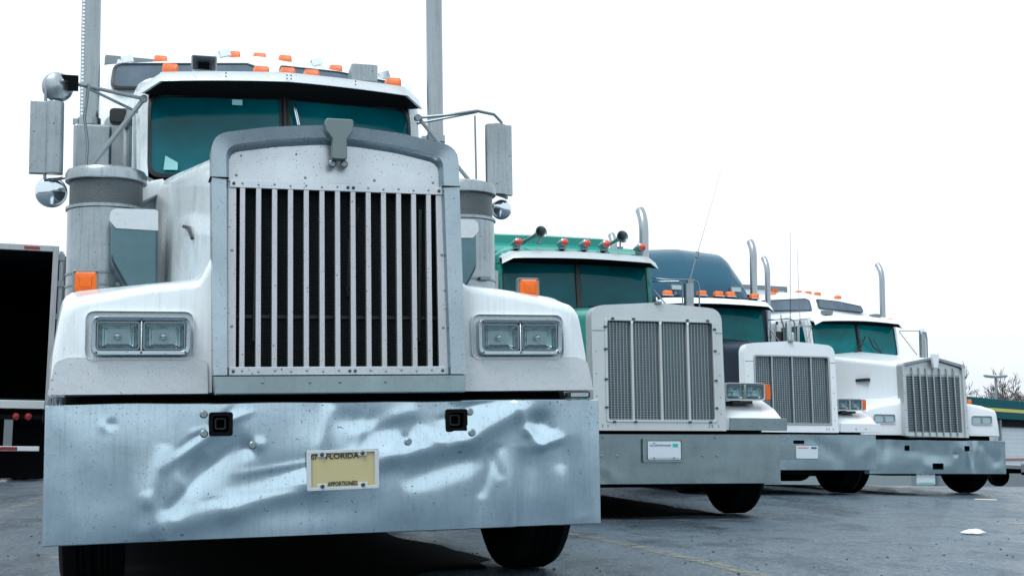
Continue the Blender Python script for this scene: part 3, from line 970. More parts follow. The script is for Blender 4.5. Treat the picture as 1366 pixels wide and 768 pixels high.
        # turn signal standing on the fender
        if near or s > 0:
            xs_ = ((-1.122, -1.014) if s < 0 else (.966, 1.074)) if near else (.917, .992)
            z0 = 1.338
            h = .105
            q = MB(); q.prism(rrect(xs_[0] - .003, xs_[1] + .003, z0 - .004, z0 + h + .004, .014), .50, .535)
            q.tube([((xs_[0] + xs_[1]) / 2, .52, z0 - .04), ((xs_[0] + xs_[1]) / 2, .52, z0 + .02)], .02, 8)
            tsg = part('turn_signal', q, 'arm', root, bevel=.004)
            q = MB()
            c = ((xs_[0] + xs_[1]) / 2, z0 + h / 2); hw_ = (xs_[1] - xs_[0]) / 2 - .007; hh = h / 2 - .006
            q.loft([[(c[0] + a * k, yy, c[1] + b * k) for a, b in rrect(-hw_, hw_, -hh, hh, .014)] for k, yy in ((1, .50), (.98, .488), (.8, .482), (.55, .480), (.5, .474), (.2, .472))], True, False, True)
            part('lens', q, 'amber', tsg)
            plate_bolts(tsg, [(c[0] + a, .494, c[1] + b) for a in (-hw_ - .001, hw_ + .001) for b in (-hh, hh)], .004)
    # ---- cab
    ca = dict(hw=.835, flare=.095, yf0=1.99, yf1=2.10, vee=.10, y1=3.06, zs=2.18, zt=2.72, zr=2.885, paint=W, pil=.03, wr=.09, gask=.020,
              glass='glass' if near else 'glass_light', post=.009, postm='gasket')
    cab(root, ca)
    for s in (-1, 1):
        q = MB()
        q.loft([[(s * .70, 1.95, 2.08), (s * .70, 1.95, 2.16), (s * .70, 2.10, 2.185), (s * .70, 2.10, 2.08)], [(s * .84, 2.06, 2.02), (s * .84, 2.06, 2.14), (s * .84, 2.12, 2.17), (s * .84, 2.12, 2.02)]])
        part('cowl', q, W, root, bevel=.01)
    visor(root, .83, 2.04, 2.805 if near else 2.795, .17, .055, .08, 'guard' if near else W, band=.06, end=.10, endd=.055, crown=.03)
    if near:
        rivets(root, [(x, 1.862 + .08 * abs(x) / .83, z) for x in (-.36, -.012, .012, .40) for z in (2.765, 2.785)], .005, 'bolt', 'visor_screws')
        for a, b, c2, d in ((.05, .09, 2.50, 2.72), (.10, .13, 2.48, 2.70)):
            pass
        q = MB(); q.tube([(.052, 2.06, 2.66), (.075, 2.03, 2.53)], .007, 6); q.tube([(.062, 2.06, 2.66), (.085, 2.03, 2.53)], .004, 6)
        part('wiper', q, 'chrome', root)
        q = MB(); q.box(-.31, -.25, 2.085, 2.09, 2.648, 2.68); part('window_sticker', q, 'sticker', root)
        q = MB(); q.quad((-.70, 2.075, 2.235), (-.62, 2.065, 2.235), (-.62, 2.07, 2.28), (-.69, 2.08, 2.32)); part('paper_slip', q, 'sticker', root)
    else:
        for (xa, xb, xc) in ((.10, .02, -.10), (.16, .24, .42)):
            q = MB(); q.tube([(xa, 1.98, 2.50), (xb, 1.975, 2.33), (xc, 1.965, 2.21)], .011, 6); q.tube([(xb, 1.97, 2.45), (xc - .02, 1.965, 2.22)], .008, 6)
            part('wiper', q, 'gasket', root)
    # ---- roof lights and horn
    lz = 2.895 if near else 2.815
    for x in ((-.663, -.125, .035, .184, .708) if near else (-.616, -.033, .147, .294, .753)):
        marker(root, x, 2.19 + .08 * abs(x), lz - .03 + (.0 if abs(x) < .5 else -.008), w_=.095 if near else .13, h=.07)
    # square horn and its twin box
    for (xa, xb, za, zb, back) in (((-.545, -.397, 2.858, 2.952, False), (.42, .585, 2.862, 2.972, True)) if near else ((-.53, -.39, 2.85, 2.93, True), (.40, .53, 2.83, 2.90, True))):
        q = MB()
        if not back:
            oc = rrect(xa, xb, za, zb, .012)
            cx, cz = (xa + xb) / 2, (za + zb) / 2
            rows = []
            for k, yy in ((1, 2.14), (.90, 2.142), (.70, 2.165), (.45, 2.185), (.30, 2.21)):
                rows.append([(cx + (a - cx) * k, yy, cz + (b - cz) * k) for a, b in oc])
            q.loft(rows, True, False, True)
            hn = part('air_horn', q, 'arm', root)
            q = MB(); q.lathe([(.036, 0), (.036, .004), (.001, .004)], (cx, 2.184, cz), 'Y', 16, cap=False); q.sphere((cx, 2.20, cz), .034, (1, .3, 1)); part('throat', q, 'black', hn)
            q = MB(); q.loft([[(cx + (a - cx) * k, yy, cz + (b - cz) * k) for a, b in oc] for k, yy in ((1, 2.14), (1.02, 2.15), (.8, 2.24), (.4, 2.34), (.3, 2.5))], True, False, True)
            q.box(cx - .03, cx + .03, 2.2, 2.3, za - .05, za + .03)
            part('bell', q, 'alu', hn)
            for fm in hn.data.materials: pass
        else:
            q.loft([[(a, 2.16, b) for a, b in rrect(xa, xb, za, zb, .01)], [(lerp((xa + xb) / 2, a, .9), 2.33, b) for a, b in rrect(xa, xb, za, zb, .01)]])
            q.box((xa + xb) / 2 - .03, (xa + xb) / 2 + .03, 2.2, 2.3, za - .06, za + .01)
            part('roof_lamp_box', q, 'alu' if near else 'arm', root, bevel=.006)
    # ---- sleeper
    q = MB(); q.box(-.91, .91, 3.04, 3.14, 1.0, 2.80); part('sleeper_boot', q, 'black', root)
    q = MB()
    rows = []
    for y, hw, ze, zc in ((3.12, 1.06, 2.80, 2.86), (3.40, 1.10, 2.93, 3.04), (3.50, 1.115, 3.17, 3.26), (3.60, 1.12, 3.265, 3.40), (3.80, 1.12, 3.31, 3.465), (4.4, 1.12, 3.36, 3.53), (5.6, 1.12, 3.37, 3.54)):
        if not near: ze -= .04; zc -= .05
        rows.append([(a, y, b) for a, b in rpoly([(-hw, .95, 0), (-hw, ze, .10), (0, zc, .5), (hw, ze, .10), (hw, .95, 0)], 6)])
    q.loft(rows)
    slp = part('sleeper', q, W, root, sharp=50)
    # windows in its raised front
    k = 0 if near else -.05
    for outl in (rpoly([(-1.03, 3.05, .05), (-1.01, 3.245, .07), (-.10, 3.325, .03), (-.035, 3.30, .04), (-.02, 3.10, .03)], 4),
                 rpoly([(.12, 3.15, .03), (.13, 3.325, .03), (.55, 3.30, .05), (1.00, 3.225, .06), (1.03, 3.10, .05)], 4)):
        def sl(a, b, off):
            # follow the raked front face
            y = interp(b, [(2.95, 3.40), (3.04, 3.435), (3.20, 3.495), (3.26, 3.50), (3.34, 3.575)]) - .035 + off
            return (a, y, b + k)
        cx = sum(p[0] for p in outl) / len(outl); cz = sum(p[1] for p in outl) / len(outl)
        inn = [(cx + (a - cx) * .97, cz + (b - cz) * .88) for a, b in outl]
        q = MB(); q.loft([[sl(a, b, .03) for a, b in outl], [sl(a, b, -.006) for a, b in outl], [sl(a, b, -.01) for a, b in inn], [sl(a, b, .03) for a, b in inn]], True, False, False)
        wn_ = part('roof_window', q, 'gasket', slp)
        q = MB(); q.loft([[sl(a, b, -.002) for a, b in inn], [sl(a, b, .006) for a, b in inn]]); part('pane', q, 'glass_grey', wn_)
    for x, z in (((-.687, 3.405), (-.162, 3.475), (.027, 3.475), (.217, 3.47), (.60, 3.42)) if near else ((-.49, 3.33), (.03, 3.385), (.223, 3.385), (.411, 3.375), (.835, 3.33))):
        marker(root, x, 3.90, z - (.012 if near else -.012), w_=.095, h=.062, name='sleeper_light')
    if near:
        for x in (-.93, -.25, .42, .93):
            q = MB(); z = 3.30 + .13 * (1 - abs(x))
            q.box(x - .06, x + .06, 3.75, 3.80, z, z + .04, Matrix.Rotation(.2, 3, 'Y')); q.box(x - .03, x + .05, 3.74, 3.78, z + .03, z + .085, Matrix.Rotation(-.3, 3, 'Y'))
            part('roof_bracket', q, 'star', slp, bevel=.004)
        q = MB(); q.loft([[(a, yy, b) for a, b in rrect(-1.02, -.87, 2.70, 2.80, .03)] for yy in (2.92, 3.0)])
        part('small_side_mirror', q, 'gasket', root, bevel=.01)
    # ---- stacks
    xs1 = 1.144 if near else 1.13
    for s in (-1, 1):
        if near:
            st = stack(root, s * xs1, 2.975, 1.2, 4.35, .0565 if s > 0 else .060, 'stack', clampz=(2.68, 1.6))
            q = MB(); q.box(s * 1.118 - .115, s * 1.118 + .115, 2.80, 2.92, 1.3, 2.66) if s < 0 else q.box(1.03, 1.25, 3.05, 3.15, 1.3, 2.3)
            part('heat_shield', q, 'alu', st, bevel=.02)
            if s < 0:
                q = MB()
                for kz in range(60):
                    q.box(-1.196, -1.182, 2.928, 2.934, 2.72 + kz * .024, 2.734 + kz * .024)
                part('perforated_edge', q, 'star', st, stuff=True)
        else:
            stack(root, s * xs1, 3.0, 1.2, 3.93, .048, 'stackfar', bend=.30, clampz=(2.5,))
    # ---- air cleaners
    for s in (-1, 1):
        if not near and s > 0: pass
        xc = s * 1.010
        r = .207
        q = MB()
        q.lathe([(.10, 1.12), (r - .004, 1.22), (r - .004, 1.925), (r + .006, 1.93), (r + .006, 1.945), (r - .012, 1.95), (r - .012, 1.951)], (xc, 1.80, 0), 'Z', 48)
        if near or s < 0:
            ac = part('air_cleaner', q, 'alu', root) if near else None
            if not near:
                q.bm.free(); continue
            q = MB(); q.lathe([(r - .013, 1.951), (r - .013, 2.085)], (xc, 1.8, 0), 'Z', 48); part('intake_screen', q, 'perf', ac)
            q = MB(); q.lathe([(r + .004, 2.085), (r + .010, 2.09), (r + .010, 2.130), (r, 2.150), (r * .8, 2.165), (.05, 2.18), (.001, 2.18)], (xc, 1.8, 0), 'Z', 48); part('cap', q, 'alu', ac)
            for z in (1.50, 1.565):
                q = MB(); q.lathe([(r - .004, z), (r + .002, z + .002), (r + .002, z + .012), (r - .004, z + .014)], (xc, 1.8, 0), 'Z', 48, cap=False)
                q.box(xc + .06, xc + .12, 1.8 - r - .015, 1.8 - r + .04, z - .003, z + .017); part('strap', q, 'arm', ac)
        else:
            q.bm.free()
    if near:
        for s in (-1, 1):
            q = MB()
            pts = rpoly([(.742, 1.862, .02), (.975, 1.86, .03), (.975, 1.60, .12), (.88, 1.43, .06), (.742, 1.43, .02)], 5)
            q.loft([[(s * a, 1.30, b) for a, b in pts], [(s * a, 1.55, b) for a, b in pts], [(s * (a + .06), 1.75, b) for a, b in pts]])
            du = part('intake_duct', q, mat('duct_metal', (.11, .20, .23), .2, metal=.9, vary=.4, streak=.2), root, bevel=.02, seg=3)
            q = MB()
            pts = rpoly([(.742, 1.755, .0), (.742, 1.866, .02), (.982, 1.864, .04), (.982, 1.80, .02), (.95, 1.762, .01)], 4)
            q.loft([[(s * a, 1.285, b) for a, b in pts], [(s * a, 1.50, b) for a, b in pts]])
            part('duct_lip', q, 'guard', du, bevel=.008)
    # ---- mirrors
    if near:
        for s in (-1, 1):
            q = MB()
            dz = -.0
            A = (s * .83, 2.10, 2.66); Bp = (s * 1.20, 2.0, 2.672)
            if s < 0:
                A = (-.815, 2.09, 2.655)
                q.tube([A, (-1.19, 2.01, 2.70)], .011, 8)
                q.tube([(-.85, 2.20, 2.60), (-1.13, 2.02, 2.685)], .009, 8)
                q.tube([A, (-1.135, 1.96, 2.165)], .014, 8)
                q.tube([(-1.12, 2.0, 2.70), (-1.14, 2.0, 2.5), (-1.12, 2.0, 2.35), (-1.128, 1.98, 2.17)], .009, 8)
                q.tube([(-1.19, 2.0, 2.71), (-1.30, 2.0, 2.71), (-1.345, 2.0, 2.68), (-1.35, 2.0, 2.62), (-1.345, 2.0, 2.14), (-1.28, 2.0, 2.142), (-1.0, 1.95, 2.20), (-.84, 2.0, 2.19), (-.76, 2.05, 2.165)], .009, 8)
                q.lathe([(.02, -.02), (.02, .02)], A, 'Y', 10)
            else:
                q.tube([(.815, 2.09, 2.63), (1.0, 2.04, 2.645), (1.18, 2.0, 2.672), (1.29, 2.0, 2.655), (1.335, 2.0, 2.61), (1.35, 2.0, 2.55), (1.362, 2.0, 2.12)], .010, 8)
                q.tube([(.84, 2.2, 2.62), (1.18, 2.0, 2.665)], .008, 8)
                q.tube([(.84, 2.1, 2.62), (1.13, 1.98, 2.21)], .012, 8)
                q.tube([(1.165, 2.0, 2.64), (1.168, 2.0, 2.24)], .006, 6)
                q.tube([(1.02, 1.9, 2.19), (1.13, 1.98, 2.20), (1.20, 1.97, 2.17), (1.36, 2.0, 2.13)], .009, 8)
                q.lathe([(.02, -.02), (.02, .02)], (.82, 2.09, 2.63), 'Y', 10)
            ma = part('mirror_arm', q, 'arm', root)
            xa, xb = (-1.430, -1.250) if s < 0 else (1.236, 1.402)
            z0, z1 = (2.17, 2.585) if s < 0 else (2.145, 2.59)
            q = MB()
            prof = [(xa, 2.03), (xa, 1.995), (xa + .006, 1.99)] + [(lerp(xa + (.085 if s < 0 else .0), xb - (0 if s < 0 else .04), t), 1.985 - .035 * math.sin(math.pi * t)) for t in (0, .15, .3, .5, .7, .85, 1)] + ([(xb, 2.03)] if s < 0 else [(xb - .035, 1.99), (xb, 1.995), (xb, 2.03)])
            q.loft([[(a, b, z) for a, b in prof] for z in (z0, z1)])
            part('rear_view_mirror', q, 'alu', ma, bevel=.004)
            if s < 0:
                mirror_round(ma, -1.283, 1.985, 2.682, .086, -1, 'alu')
                mirror_round(ma, -1.305, 1.99, 2.075, .088, -1, 'chrome')
                q = MB(); q.box(-1.232, -1.175, 1.955, 1.985, 2.65, 2.735)
                q.quad((-1.27, 1.96, 2.735), (-1.232, 1.955, 2.735), (-1.232, 1.955, 2.70), (-1.25, 1.96, 2.70))
                part('bracket', q, 'black', ma)
            else:
                mirror_round(ma, 1.335, 2.0, 2.065, .065, 1, 'chrome')
    else:
        q = MB()
        q.tube([(.83, 2.1, 2.62), (1.2, 2.0, 2.63), (1.28, 2.0, 2.60)], .007, 6); q.tube([(.83, 2.1, 2.61), (1.1, 2.0, 2.22)], .007, 6)
        q.tube([(1.28, 2.0, 2.62), (1.30, 2.0, 2.5), (1.30, 2.0, 2.18)], .012, 6)
        ma = part('mirror_arm', q, 'arm', root)
        q = MB(); q.lathe([(.055, 2.17), (.055, 2.58)], (1.225, 2.02, 0), 'Z', 16); part('rear_view_mirror', q, 'stackfar', ma)
        mirror_round(ma, 1.215, 1.96, 2.61, .06, 1, 'chrome')
        q = MB()
        q.tube([(-.83, 2.1, 2.64), (-1.04, 2.05, 2.65), (-1.075, 2.05, 2.64), (-1.10, 2.05, 2.60), (-1.10, 2.05, 2.1)], .011, 6)
        q.tube([(-.83, 2.1, 2.62), (-1.05, 2.05, 2.62)], .007, 6); q.tube([(-.84, 2.1, 2.62), (-.965, 2.05, 2.36), (-1.04, 2.05, 2.2)], .009, 6)
        ma = part('mirror_arm', q, 'stackfar', root)
        q = MB(); q.lathe([(.05, 2.1), (.05, 2.5), (.04, 2.52)], (-1.20, 2.08, 0), 'Z', 16); part('rear_view_mirror', q, 'stackfar', ma)
        q = MB(); q.tube([(-1.04, 2.1, 2.63), (-1.06, 2.1, 3.2), (-1.079, 2.1, 3.90)], [.006, .004, .003], 6); q.tube([(-1.04, 2.1, 2.62), (-1.045, 2.1, 2.72)], .02, 8)
        part('whip_aerial', q, 'arm', root)
    chassis(root, rear=True, track=1.06)
    return root


def wobbly_bumper(root, xa, xb, za, zb, ridges, holes, m, nx=150, nz=44, amp=.006, end=.10, pits=(), seed=0, sag=0, topwave=0, curl=0):
    """bumper face as a fine sheet, bent by knocks, with flanges turned back round its edges"""
    X = sorted(set([round(lerp(xa, xb, i / nx), 5) for i in range(nx + 1)] + [h for ho in holes for h in ho[:2]]))
    Zs = sorted(set([round(lerp(za, zb, i / nz), 5) for i in range(nz + 1)] + [h for ho in holes for h in ho[2:4]]))

    zc_ = lerp(za, zb, .42)

    def d(x, z):
        v = noise.noise((x * 1.7 + seed, z * 2.4, 3.1 + seed)) * amp * 2 + noise.noise((x * 5 + seed, z * 5, 7.7)) * amp * .45
        for kk, (x0, z0, x1, z1, w_, a) in enumerate(ridges):
            px, pz = x - x0, z - z0
            dx, dz = x1 - x0, z1 - z0
            L2 = dx * dx + dz * dz
            t = max(0, min(1, (px * dx + pz * dz) / L2)) if L2 else 0
            dd = math.hypot(px - t * dx, pz - t * dz)
            v += a * math.exp(-(dd / w_) ** 2) * (1 if kk < 5 else 1 - (2 * t - 1) ** 4)
        for (x0, z0, r, a) in pits:
            v += a * math.exp(-(((x - x0) ** 2 + (z - z0) ** 2) / r ** 2))
        v *= .82
        v += curl * max(0, zc_ - z) ** 2
        e = min((x - xa), (xb - x), .06) / .06
        return v * (0.25 + .75 * max(0, e))
    q = MB()
    bm = q.bm
    V = {}
    for i, x in enumerate(X):
        for j, z in enumerate(Zs):
            zz = z
            if topwave and j >= len(Zs) - 3:
                zz += topwave * noise.noise((x * 3.0, 0, 5.5))
            V[i, j] = bm.verts.new((x, d(x, z), zz))
    for i in range(len(X) - 1):
        for j in range(len(Zs) - 1):
            cx, cz = (X[i] + X[i + 1]) / 2, (Zs[j] + Zs[j + 1]) / 2
            if any(h[0] < cx < h[1] and h[2] < cz < h[3] for h in holes): continue
            bm.faces.new((V[i, j], V[i + 1, j], V[i + 1, j + 1], V[i, j + 1]))
    # flanges
    nI, nJ = len(X) - 1, len(Zs) - 1
    loop = [(i, nJ) for i in range(nI + 1)] + [(nI, j) for j in range(nJ - 1, -1, -1)] + [(i, 0) for i in range(nI - 1, -1, -1)] + [(0, j) for j in range(1, nJ)]
    prev = None
    r1, r2 = [], []
    for (i, j) in loop:
        v = V[i, j].co
        ox = (-.004 if i == 0 else .004 if i == nI else 0); oz = (.004 if j == nJ else -.004 if j == 0 else 0)
        r1.append(bm.verts.new((v.x + ox, v.y + .008, v.z + oz)))
        r2.append(bm.verts.new((v.x + ox * 1.2, v.y + end, v.z + oz * 1.2)))
    n = len(loop)
    for k in range(n):
        l = (k + 1) % n
        bm.faces.new((V[loop[k]], V[loop[l]], r1[l], r1[k]))
        bm.faces.new((r1[k], r1[l], r2[l], r2[k]))
    bo = part('bumper', q, m, root, sharp=48)
    for h in holes:
        c = [(h[0], h[2]), (h[1], h[2]), (h[1], h[3]), (h[0], h[3])]
        yy = d((h[0] + h[1]) / 2, (h[2] + h[3]) / 2)
        q = MB()
        q.frame(rrect(h[0] - .004, h[1] + .004, h[2] - .004, h[3] + .004, .012), rrect(h[0] + .012, h[1] - .012, h[2] + .012, h[3] - .012, .012), yy - .006, yy + .07)
        q.prism(rrect(h[0], h[1], h[2], h[3], .01), yy + .068, yy + .08)
        tw = part('tow_pocket', q, 'black', bo)
        if h[1] - h[0] < .12 and h[3] - h[2] > .07 and nx > 120:
            q = MB(); q.frame(rrect(h[0] + .022, h[1] - .022, h[2] + .024, h[3] - .020, .008), rrect(h[0] + .028, h[1] - .028, h[2] + .03, h[3] - .026, .006), yy + .03, yy + .06)
            part('tow_tube', q, 'gasket', tw)
    return bo, d


# ================================================================== truck 1
T1 = conventional(1, True, 'large dented white semi truck with barred grille and tan plate, nearest the camera')
ridges1 = [(-.80, .31, -.47, .39, .05, -.009), (-.47, .39, -.12, .49, .05, -.012), (-.12, .49, .22, .60, .05, -.014), (.22, .60, .55, .655, .05, -.016), (.55, .655, .80, .79, .05, -.018),
           (-.66, .50, -.38, .68, .07, .014), (-.50, .47, .05, .57, .07, .010), (-.40, .38, .2, .38, .07, .008),
           (-.70, .20, -.80, .48, .030, -.008), (-.80, .40, -.72, .66, .030, -.009), (-.76, .55, -.40, .80, .022, -.006), (-.70, .36, -.56, .62, .035, .009),
           (-.74, .38, -.44, .66, .016, .0035), (-.64, .70, -.36, .80, .012, -.004), (-.70, .62, -.44, .82, .012, .004),
           (-.46, .53, .10, .61, .014, -.0035), (-.6, .42, -.1, .48, .012, .0025), (-.25, .51, .16, .61, .012, -.003),
           (.25, .48, .66, .60, .05, .012), (.585, .16, .615, .60, .030, .010), (.62, .40, .70, .64, .024, .008), (.72, .62, .77, .16, .024, -.008), (.66, .62, .72, .48, .016, .005),
           (.80, .16, .835, .62, .040, .016), (.95, .16, .90, .62, .050, .012), (1.00, .16, .99, .54, .03, -.008), (.765, .16, .775, .64, .014, -.004),
           (.79, .84, .84, .66, .018, -.010), (.83, .72, .92, .60, .020, -.011), (.86, .62, 1.02, .66, .022, -.008), (.48, .80, .80, .83, .03, .012), (.42, .74, .64, .82, .014, .004),
           (-.05, .77, .40, .69, .05, .009), (.32, .72, .46, .64, .02, -.006), (.02, .68, .34, .80, .03, -.006),
           (1.02, .66, 1.10, .30, .05, .008), (-.04, .82, -.11, .56, .028, -.008), (.12, .80, .05, .58, .014, -.004), (-1.1, .44, -.85, .46, .10, .008)]
pits1 = [(.905, .725, .045, .034), (.955, .70, .02, .006), (-.945, .75, .016, .008), (-.385, .645, .03, .012), (-.352, .655, .025, -.010), (.285, .66, .03, .014), (.33, .67, .02, -.010), (-.965, .745, .02, -.004)]
bump1, dent1 = wobbly_bumper(T1, -1.195, 1.184, .272, .829, ridges1, [(-.549, -.459, .699, .791), (.468, .559, .699, .791)], 'bumper', 190, 54, .007, .09, pits1, 1.3, topwave=.006, curl=.20)
bl = [(-.574, .787), (-.572, .706), (-.372, .654), (.575, .782), (.578, .690), (.296, .655)]
q = MB()
for x, z in bl:
    y = dent1(x, z)
    q.lathe([(.017, .006), (.017, -.006), (.012, -.012), (.001, -.012)], (x, y, z), 'Y', 14, cap=False)
part('carriage_bolts', q, 'rivet', bump1, stuff=True)
# licence plate, tilted with the bent bumper
px0, px1, pz0, pz1 = -.149, .161, .459, .629
py = -.030
lp = empty('license_plate', (0, 0, 0)); lp.parent = T1
col.objects.unlink(lp); bpy.data.objects.remove(lp)
q = MB(); q.prism(rrect(px0 + .008, px1 - .008, pz0 + .008, pz1 - .008, .006), py + .003, py + .006)
lp = part('license_plate', q, 'plate_tan', T1, label='tan licence plate in a dull metal frame')
q = MB()
oc = rrect(px0, px1, pz0, pz1, .006, 2); ic = rrect(px0 + .019, px1 - .019, pz0 + .013, pz1 - .014, .004, 2)
q.frame(oc, ic, py - .004, py + .008)
for sx in (-.084, .090):
    q.prism(rrect(sx - .018, sx + .018, pz1 - .030, pz1 - .012, .006), py - .003, py + .003)
    q.prism(rrect(sx - .022, sx + .022, pz0 + .008, pz0 + .028, .006), py - .003, py + .003)
part('plate_frame', q, 'guard', lp, bevel=.002)
text('lettering', 'FLORIDA', 'ink', lp, (.004, py + .0022, pz1 - .027), .142, .022, bold=.02)
text('lettering', '07', 'ink', lp, (-.1165, py + .0022, pz1 - .028), .026, .021, bold=.02)
text('lettering', 'APPORTIONED', 'ink', lp, (.003, py + .0014, pz0 + .027), .128, .019, bold=.010)
plate_bolts(lp, [(sx, py - .004, z) for sx in (-.084, .090) for z in (pz1 - .018, pz0 + .018)], .009)
q = MB(); q.box(px0 + .03, px1 - .03, py + .008, .03, pz0 + .03, pz1 - .03); part('plate_bracket', q, 'black', lp)
for v in (lp,):
    v.matrix_local = Matrix.Translation((.006, 0, .544)) @ Matrix.Rotation(-.012, 4, 'Y') @ Matrix.Translation((-.006, 0, -.544))
# small marker lamp at the fender's lower outer corner
q = MB(); q.prism(rrect(1.05, 1.16, .838, .868, .01), .03, .08)
ml = part('side_lamp', q, 'gasket', T1, bevel=.004)
q = MB(); q.prism(rrect(1.062, 1.148, .844, .862, .006), .024, .031); part('lens', q, 'lamp_bowl', ml)
# curled cable at the left end of the bumper gap
q = MB(); q.tube([(-1.19, .05, .83), (-1.185, .04, .86), (-1.16, .03, .872), (-1.13, .05, .868)], .005, 6); q.tube([(-1.175, .06, .83), (-1.17, .06, .87)], .004, 6)
part('hanging_wire', q, 'arm', T1)


# ================================================================== flat-shell trucks 2 and 3
def square_nose(idx, label, hoodm, cabm, shellm, bumperm, second):
    X, Y, Z, RL, YW = TRUCKS[idx]
    root = empty('semi_truck', (X, Y, Z), (0, RL, YW))
    tag(root, label, 'truck', 'semi trucks parked in a row')
    rk = lambda z: (z - .79) * .04
    y0 = -.055
    rc = .13
    O = rpoly([(-.628 if not second else -.645, .795, .0), (-.640, 1.91, rc), (0, 1.955, .3), (.622, 1.91, rc), (.635, .795, 0)], 6)
    io = (-.498, .532, .885, 1.785) if not second else (-.50, .525, .905, 1.755)
    I = rpoly([(io[0], io[2], .02), (io[0], io[3], .03), (0.01, io[3] + .001, .01), (io[1], io[3], .03), (io[1], io[2], .02)], 6)
    q = MB(); q.frame(O, I, y0, y0 + .17, rk)
    sh = part('grille_shell', q, shellm, root, bevel=.02, seg=3)
    q = MB(); q.frame([(a * 1.035, (b - 1.33) * 1.035 + 1.33) for a, b in I], [(a * .985, (b - 1.33) * .985 + 1.33) for a, b in I], y0 - .008, y0 + .02, rk)
    part('opening_trim', q, 'petshell' if not second else 'stackfar', sh, bevel=.004)
    if not second:
        cl = []
        for x in (-.44, -.24, .28, .48): cl.append((x, io[3] + .012)); cl.append((x, io[2] - .012))
        for z in (1.0, 1.25, 1.52, 1.72): cl.append((io[0] - .012, z)); cl.append((io[1] + .012, z))
        q = MB()
        for x, z in cl: q.box(x - .013, x + .013, y0 - .018 + rk(z), y0 + rk(z), z - .009, z + .009)
        part('clips', q, 'bolt', sh, stuff=True)
    q = MB()
    for s in (-1, 1):
        q.box(min(s * .50, s * .642) + (.01 if s < 0 else .045), max(s * .50, s * .642) - (.0 if s < 0 else .012), y0 - .0018, y0 + .1, 1.683, 1.688)
    o = part('joint', q, 'bolt', sh); o.location = (0, rk(1.68), 0)
    rivets(sh, [(x, y0 + rk(z), z) for z in (.83, .845) for x in (-.55, -.5, .47, .5, .56)] + [(s * .6, y0 + rk(z), z) for s in (-1, .98) for z in (.95, 1.1, 1.3, 1.5)], .007, 'rivet')
    # grille: backing, four woven panels, three uprights
    bx = (-.252, .022, .288) if not second else (-.26, .022, .285)
    q = MB(); q.box(io[0], io[1], y0 + .06, y0 + .075, io[2], io[3])
    for v in q.bm.verts: v.co.y += rk(v.co.z)
    part('radiator', q, 'screen_back', root)
    edges = [io[0]] + list(bx) + [io[1]]
    cell = .0225 if not second else .024
    for a, b in zip(edges, edges[1:]):
        q = MB()
        a += .012; b -= .012
        nzv = int((io[3] - io[2]) / cell)
        for k in range(nzv):
            z = io[2] + .012 + k * cell
            for (p, r_) in ((a, b),):
                q.box(p, r_, y0 + .040 + rk(z), y0 + .050 + rk(z), z, z + cell * .42)
        nxv = int((b - a) / .030)
        for k in range(nxv + 1):
            x = a + (b - a) * k / nxv
            q.box(x - .0035, x + .0035, y0 + .034, y0 + .056, io[2], io[3])
            for v in q.bm.verts[-8:] if False else []: pass
        for v in q.bm.verts:
            if abs(v.co.z - io[2]) < 1e-6 or abs(v.co.z - io[3]) < 1e-6: v.co.y += rk(v.co.z)
        part('mesh_panel', q, 'screen', root, flat=True)
    for x in bx:
        q = MB(); q.loft([[(x + a, y0 + b + rk(z), z) for a, b in ((-.016, .03), (-.010, .008), (.010, .008), (.016, .03))] for z in (io[2], io[3])])
        gb = part('grille_bar', q, 'petshell' if not second else 'stackfar', root, flat=True)
        if not second:
            q = MB(); zt = io[3] - .004; q.prism([(x - .016, zt), (x + .016, zt), (x, zt - .035)], y0 + .003 + rk(zt), y0 + .02 + rk(zt)); part('tip', q, 'star', gb)
    # hood ornament latch
    q = MB(); q.box(-.03, .03, y0 + .02, y0 + .10, 1.94, 1.965); q.tube([(0, y0 + .05, 1.95), (0, y0 + .08, 2.0)], .012, 8); part('hood_latch', q, 'arm', root)
    # hood
    q = MB(); rows = []
    for t in (0, .3, .6, 1):
        y = lerp(.10, 2.32, t); hw = lerp(.605, .80, t); ze = lerp(1.88, 2.06, t); zc = lerp(1.945, 2.13, t)
        rows.append([(a, y, b) for a, b in rpoly([(-hw, 1.0, 0), (-hw, ze, .11), (0, zc, .4), (hw, ze, .11), (hw, 1.0, 0)], 6)])
    q.loft(rows); hood = part('hood', q, hoodm, root, sharp=50)
    for s in (-1, 1):
        q = MB()
        for k in range(9): q.box(min(s * .66, s * .70), max(s * .66, s * .70), .9 + k * .05, .92 + k * .05, 1.5, 1.75)
        part('hood_louvres', q, hoodm, hood, stuff=True)
    # fenders
    for s in (-1, 1):
        q = MB(); rows = []
        for y, zt, xo, zb in ((.03, .915, 1.262, .805), (.05, .93, 1.268, .80), (.16, 1.01, 1.262, .80), (.28, 1.06, 1.25, .84), (.45, 1.12, 1.24, 1.0), (.82, 1.17, 1.24, 1.08), (1.15, 1.14, 1.24, 1.0), (1.5, 1.0, 1.24, .8), (1.75, .84, 1.24, .65), (2.0, .70, 1.24, .55)):
            rows.append([(s * a, y, b) for a, b in rpoly([(.60, zb, 0), (.60, zt, .03), (xo - .03, zt, .06), (xo, zb, 0)], 4)])
        q.loft(rows); f = part('fender', q, 'white_far', root, sharp=50)
        q = MB()
        pts = [(.700, .800), (.706, .914), (1.266, .914), (1.276, .900), (1.274, .800)]
        q.loft([[(s * a, .014, b) for a, b in pts], [(s * a, .05, b) for a, b in pts]])
        gd = part('fender_trim', q, 'bumper_dull' if not second else 'white_far', f, bevel=.004)
        rivets(gd, [(s * .92, .013, .845), (s * 1.06, .013, .845)], .010)
        xa, xb = (.690, 1.093) if not second else (.705, 1.060)
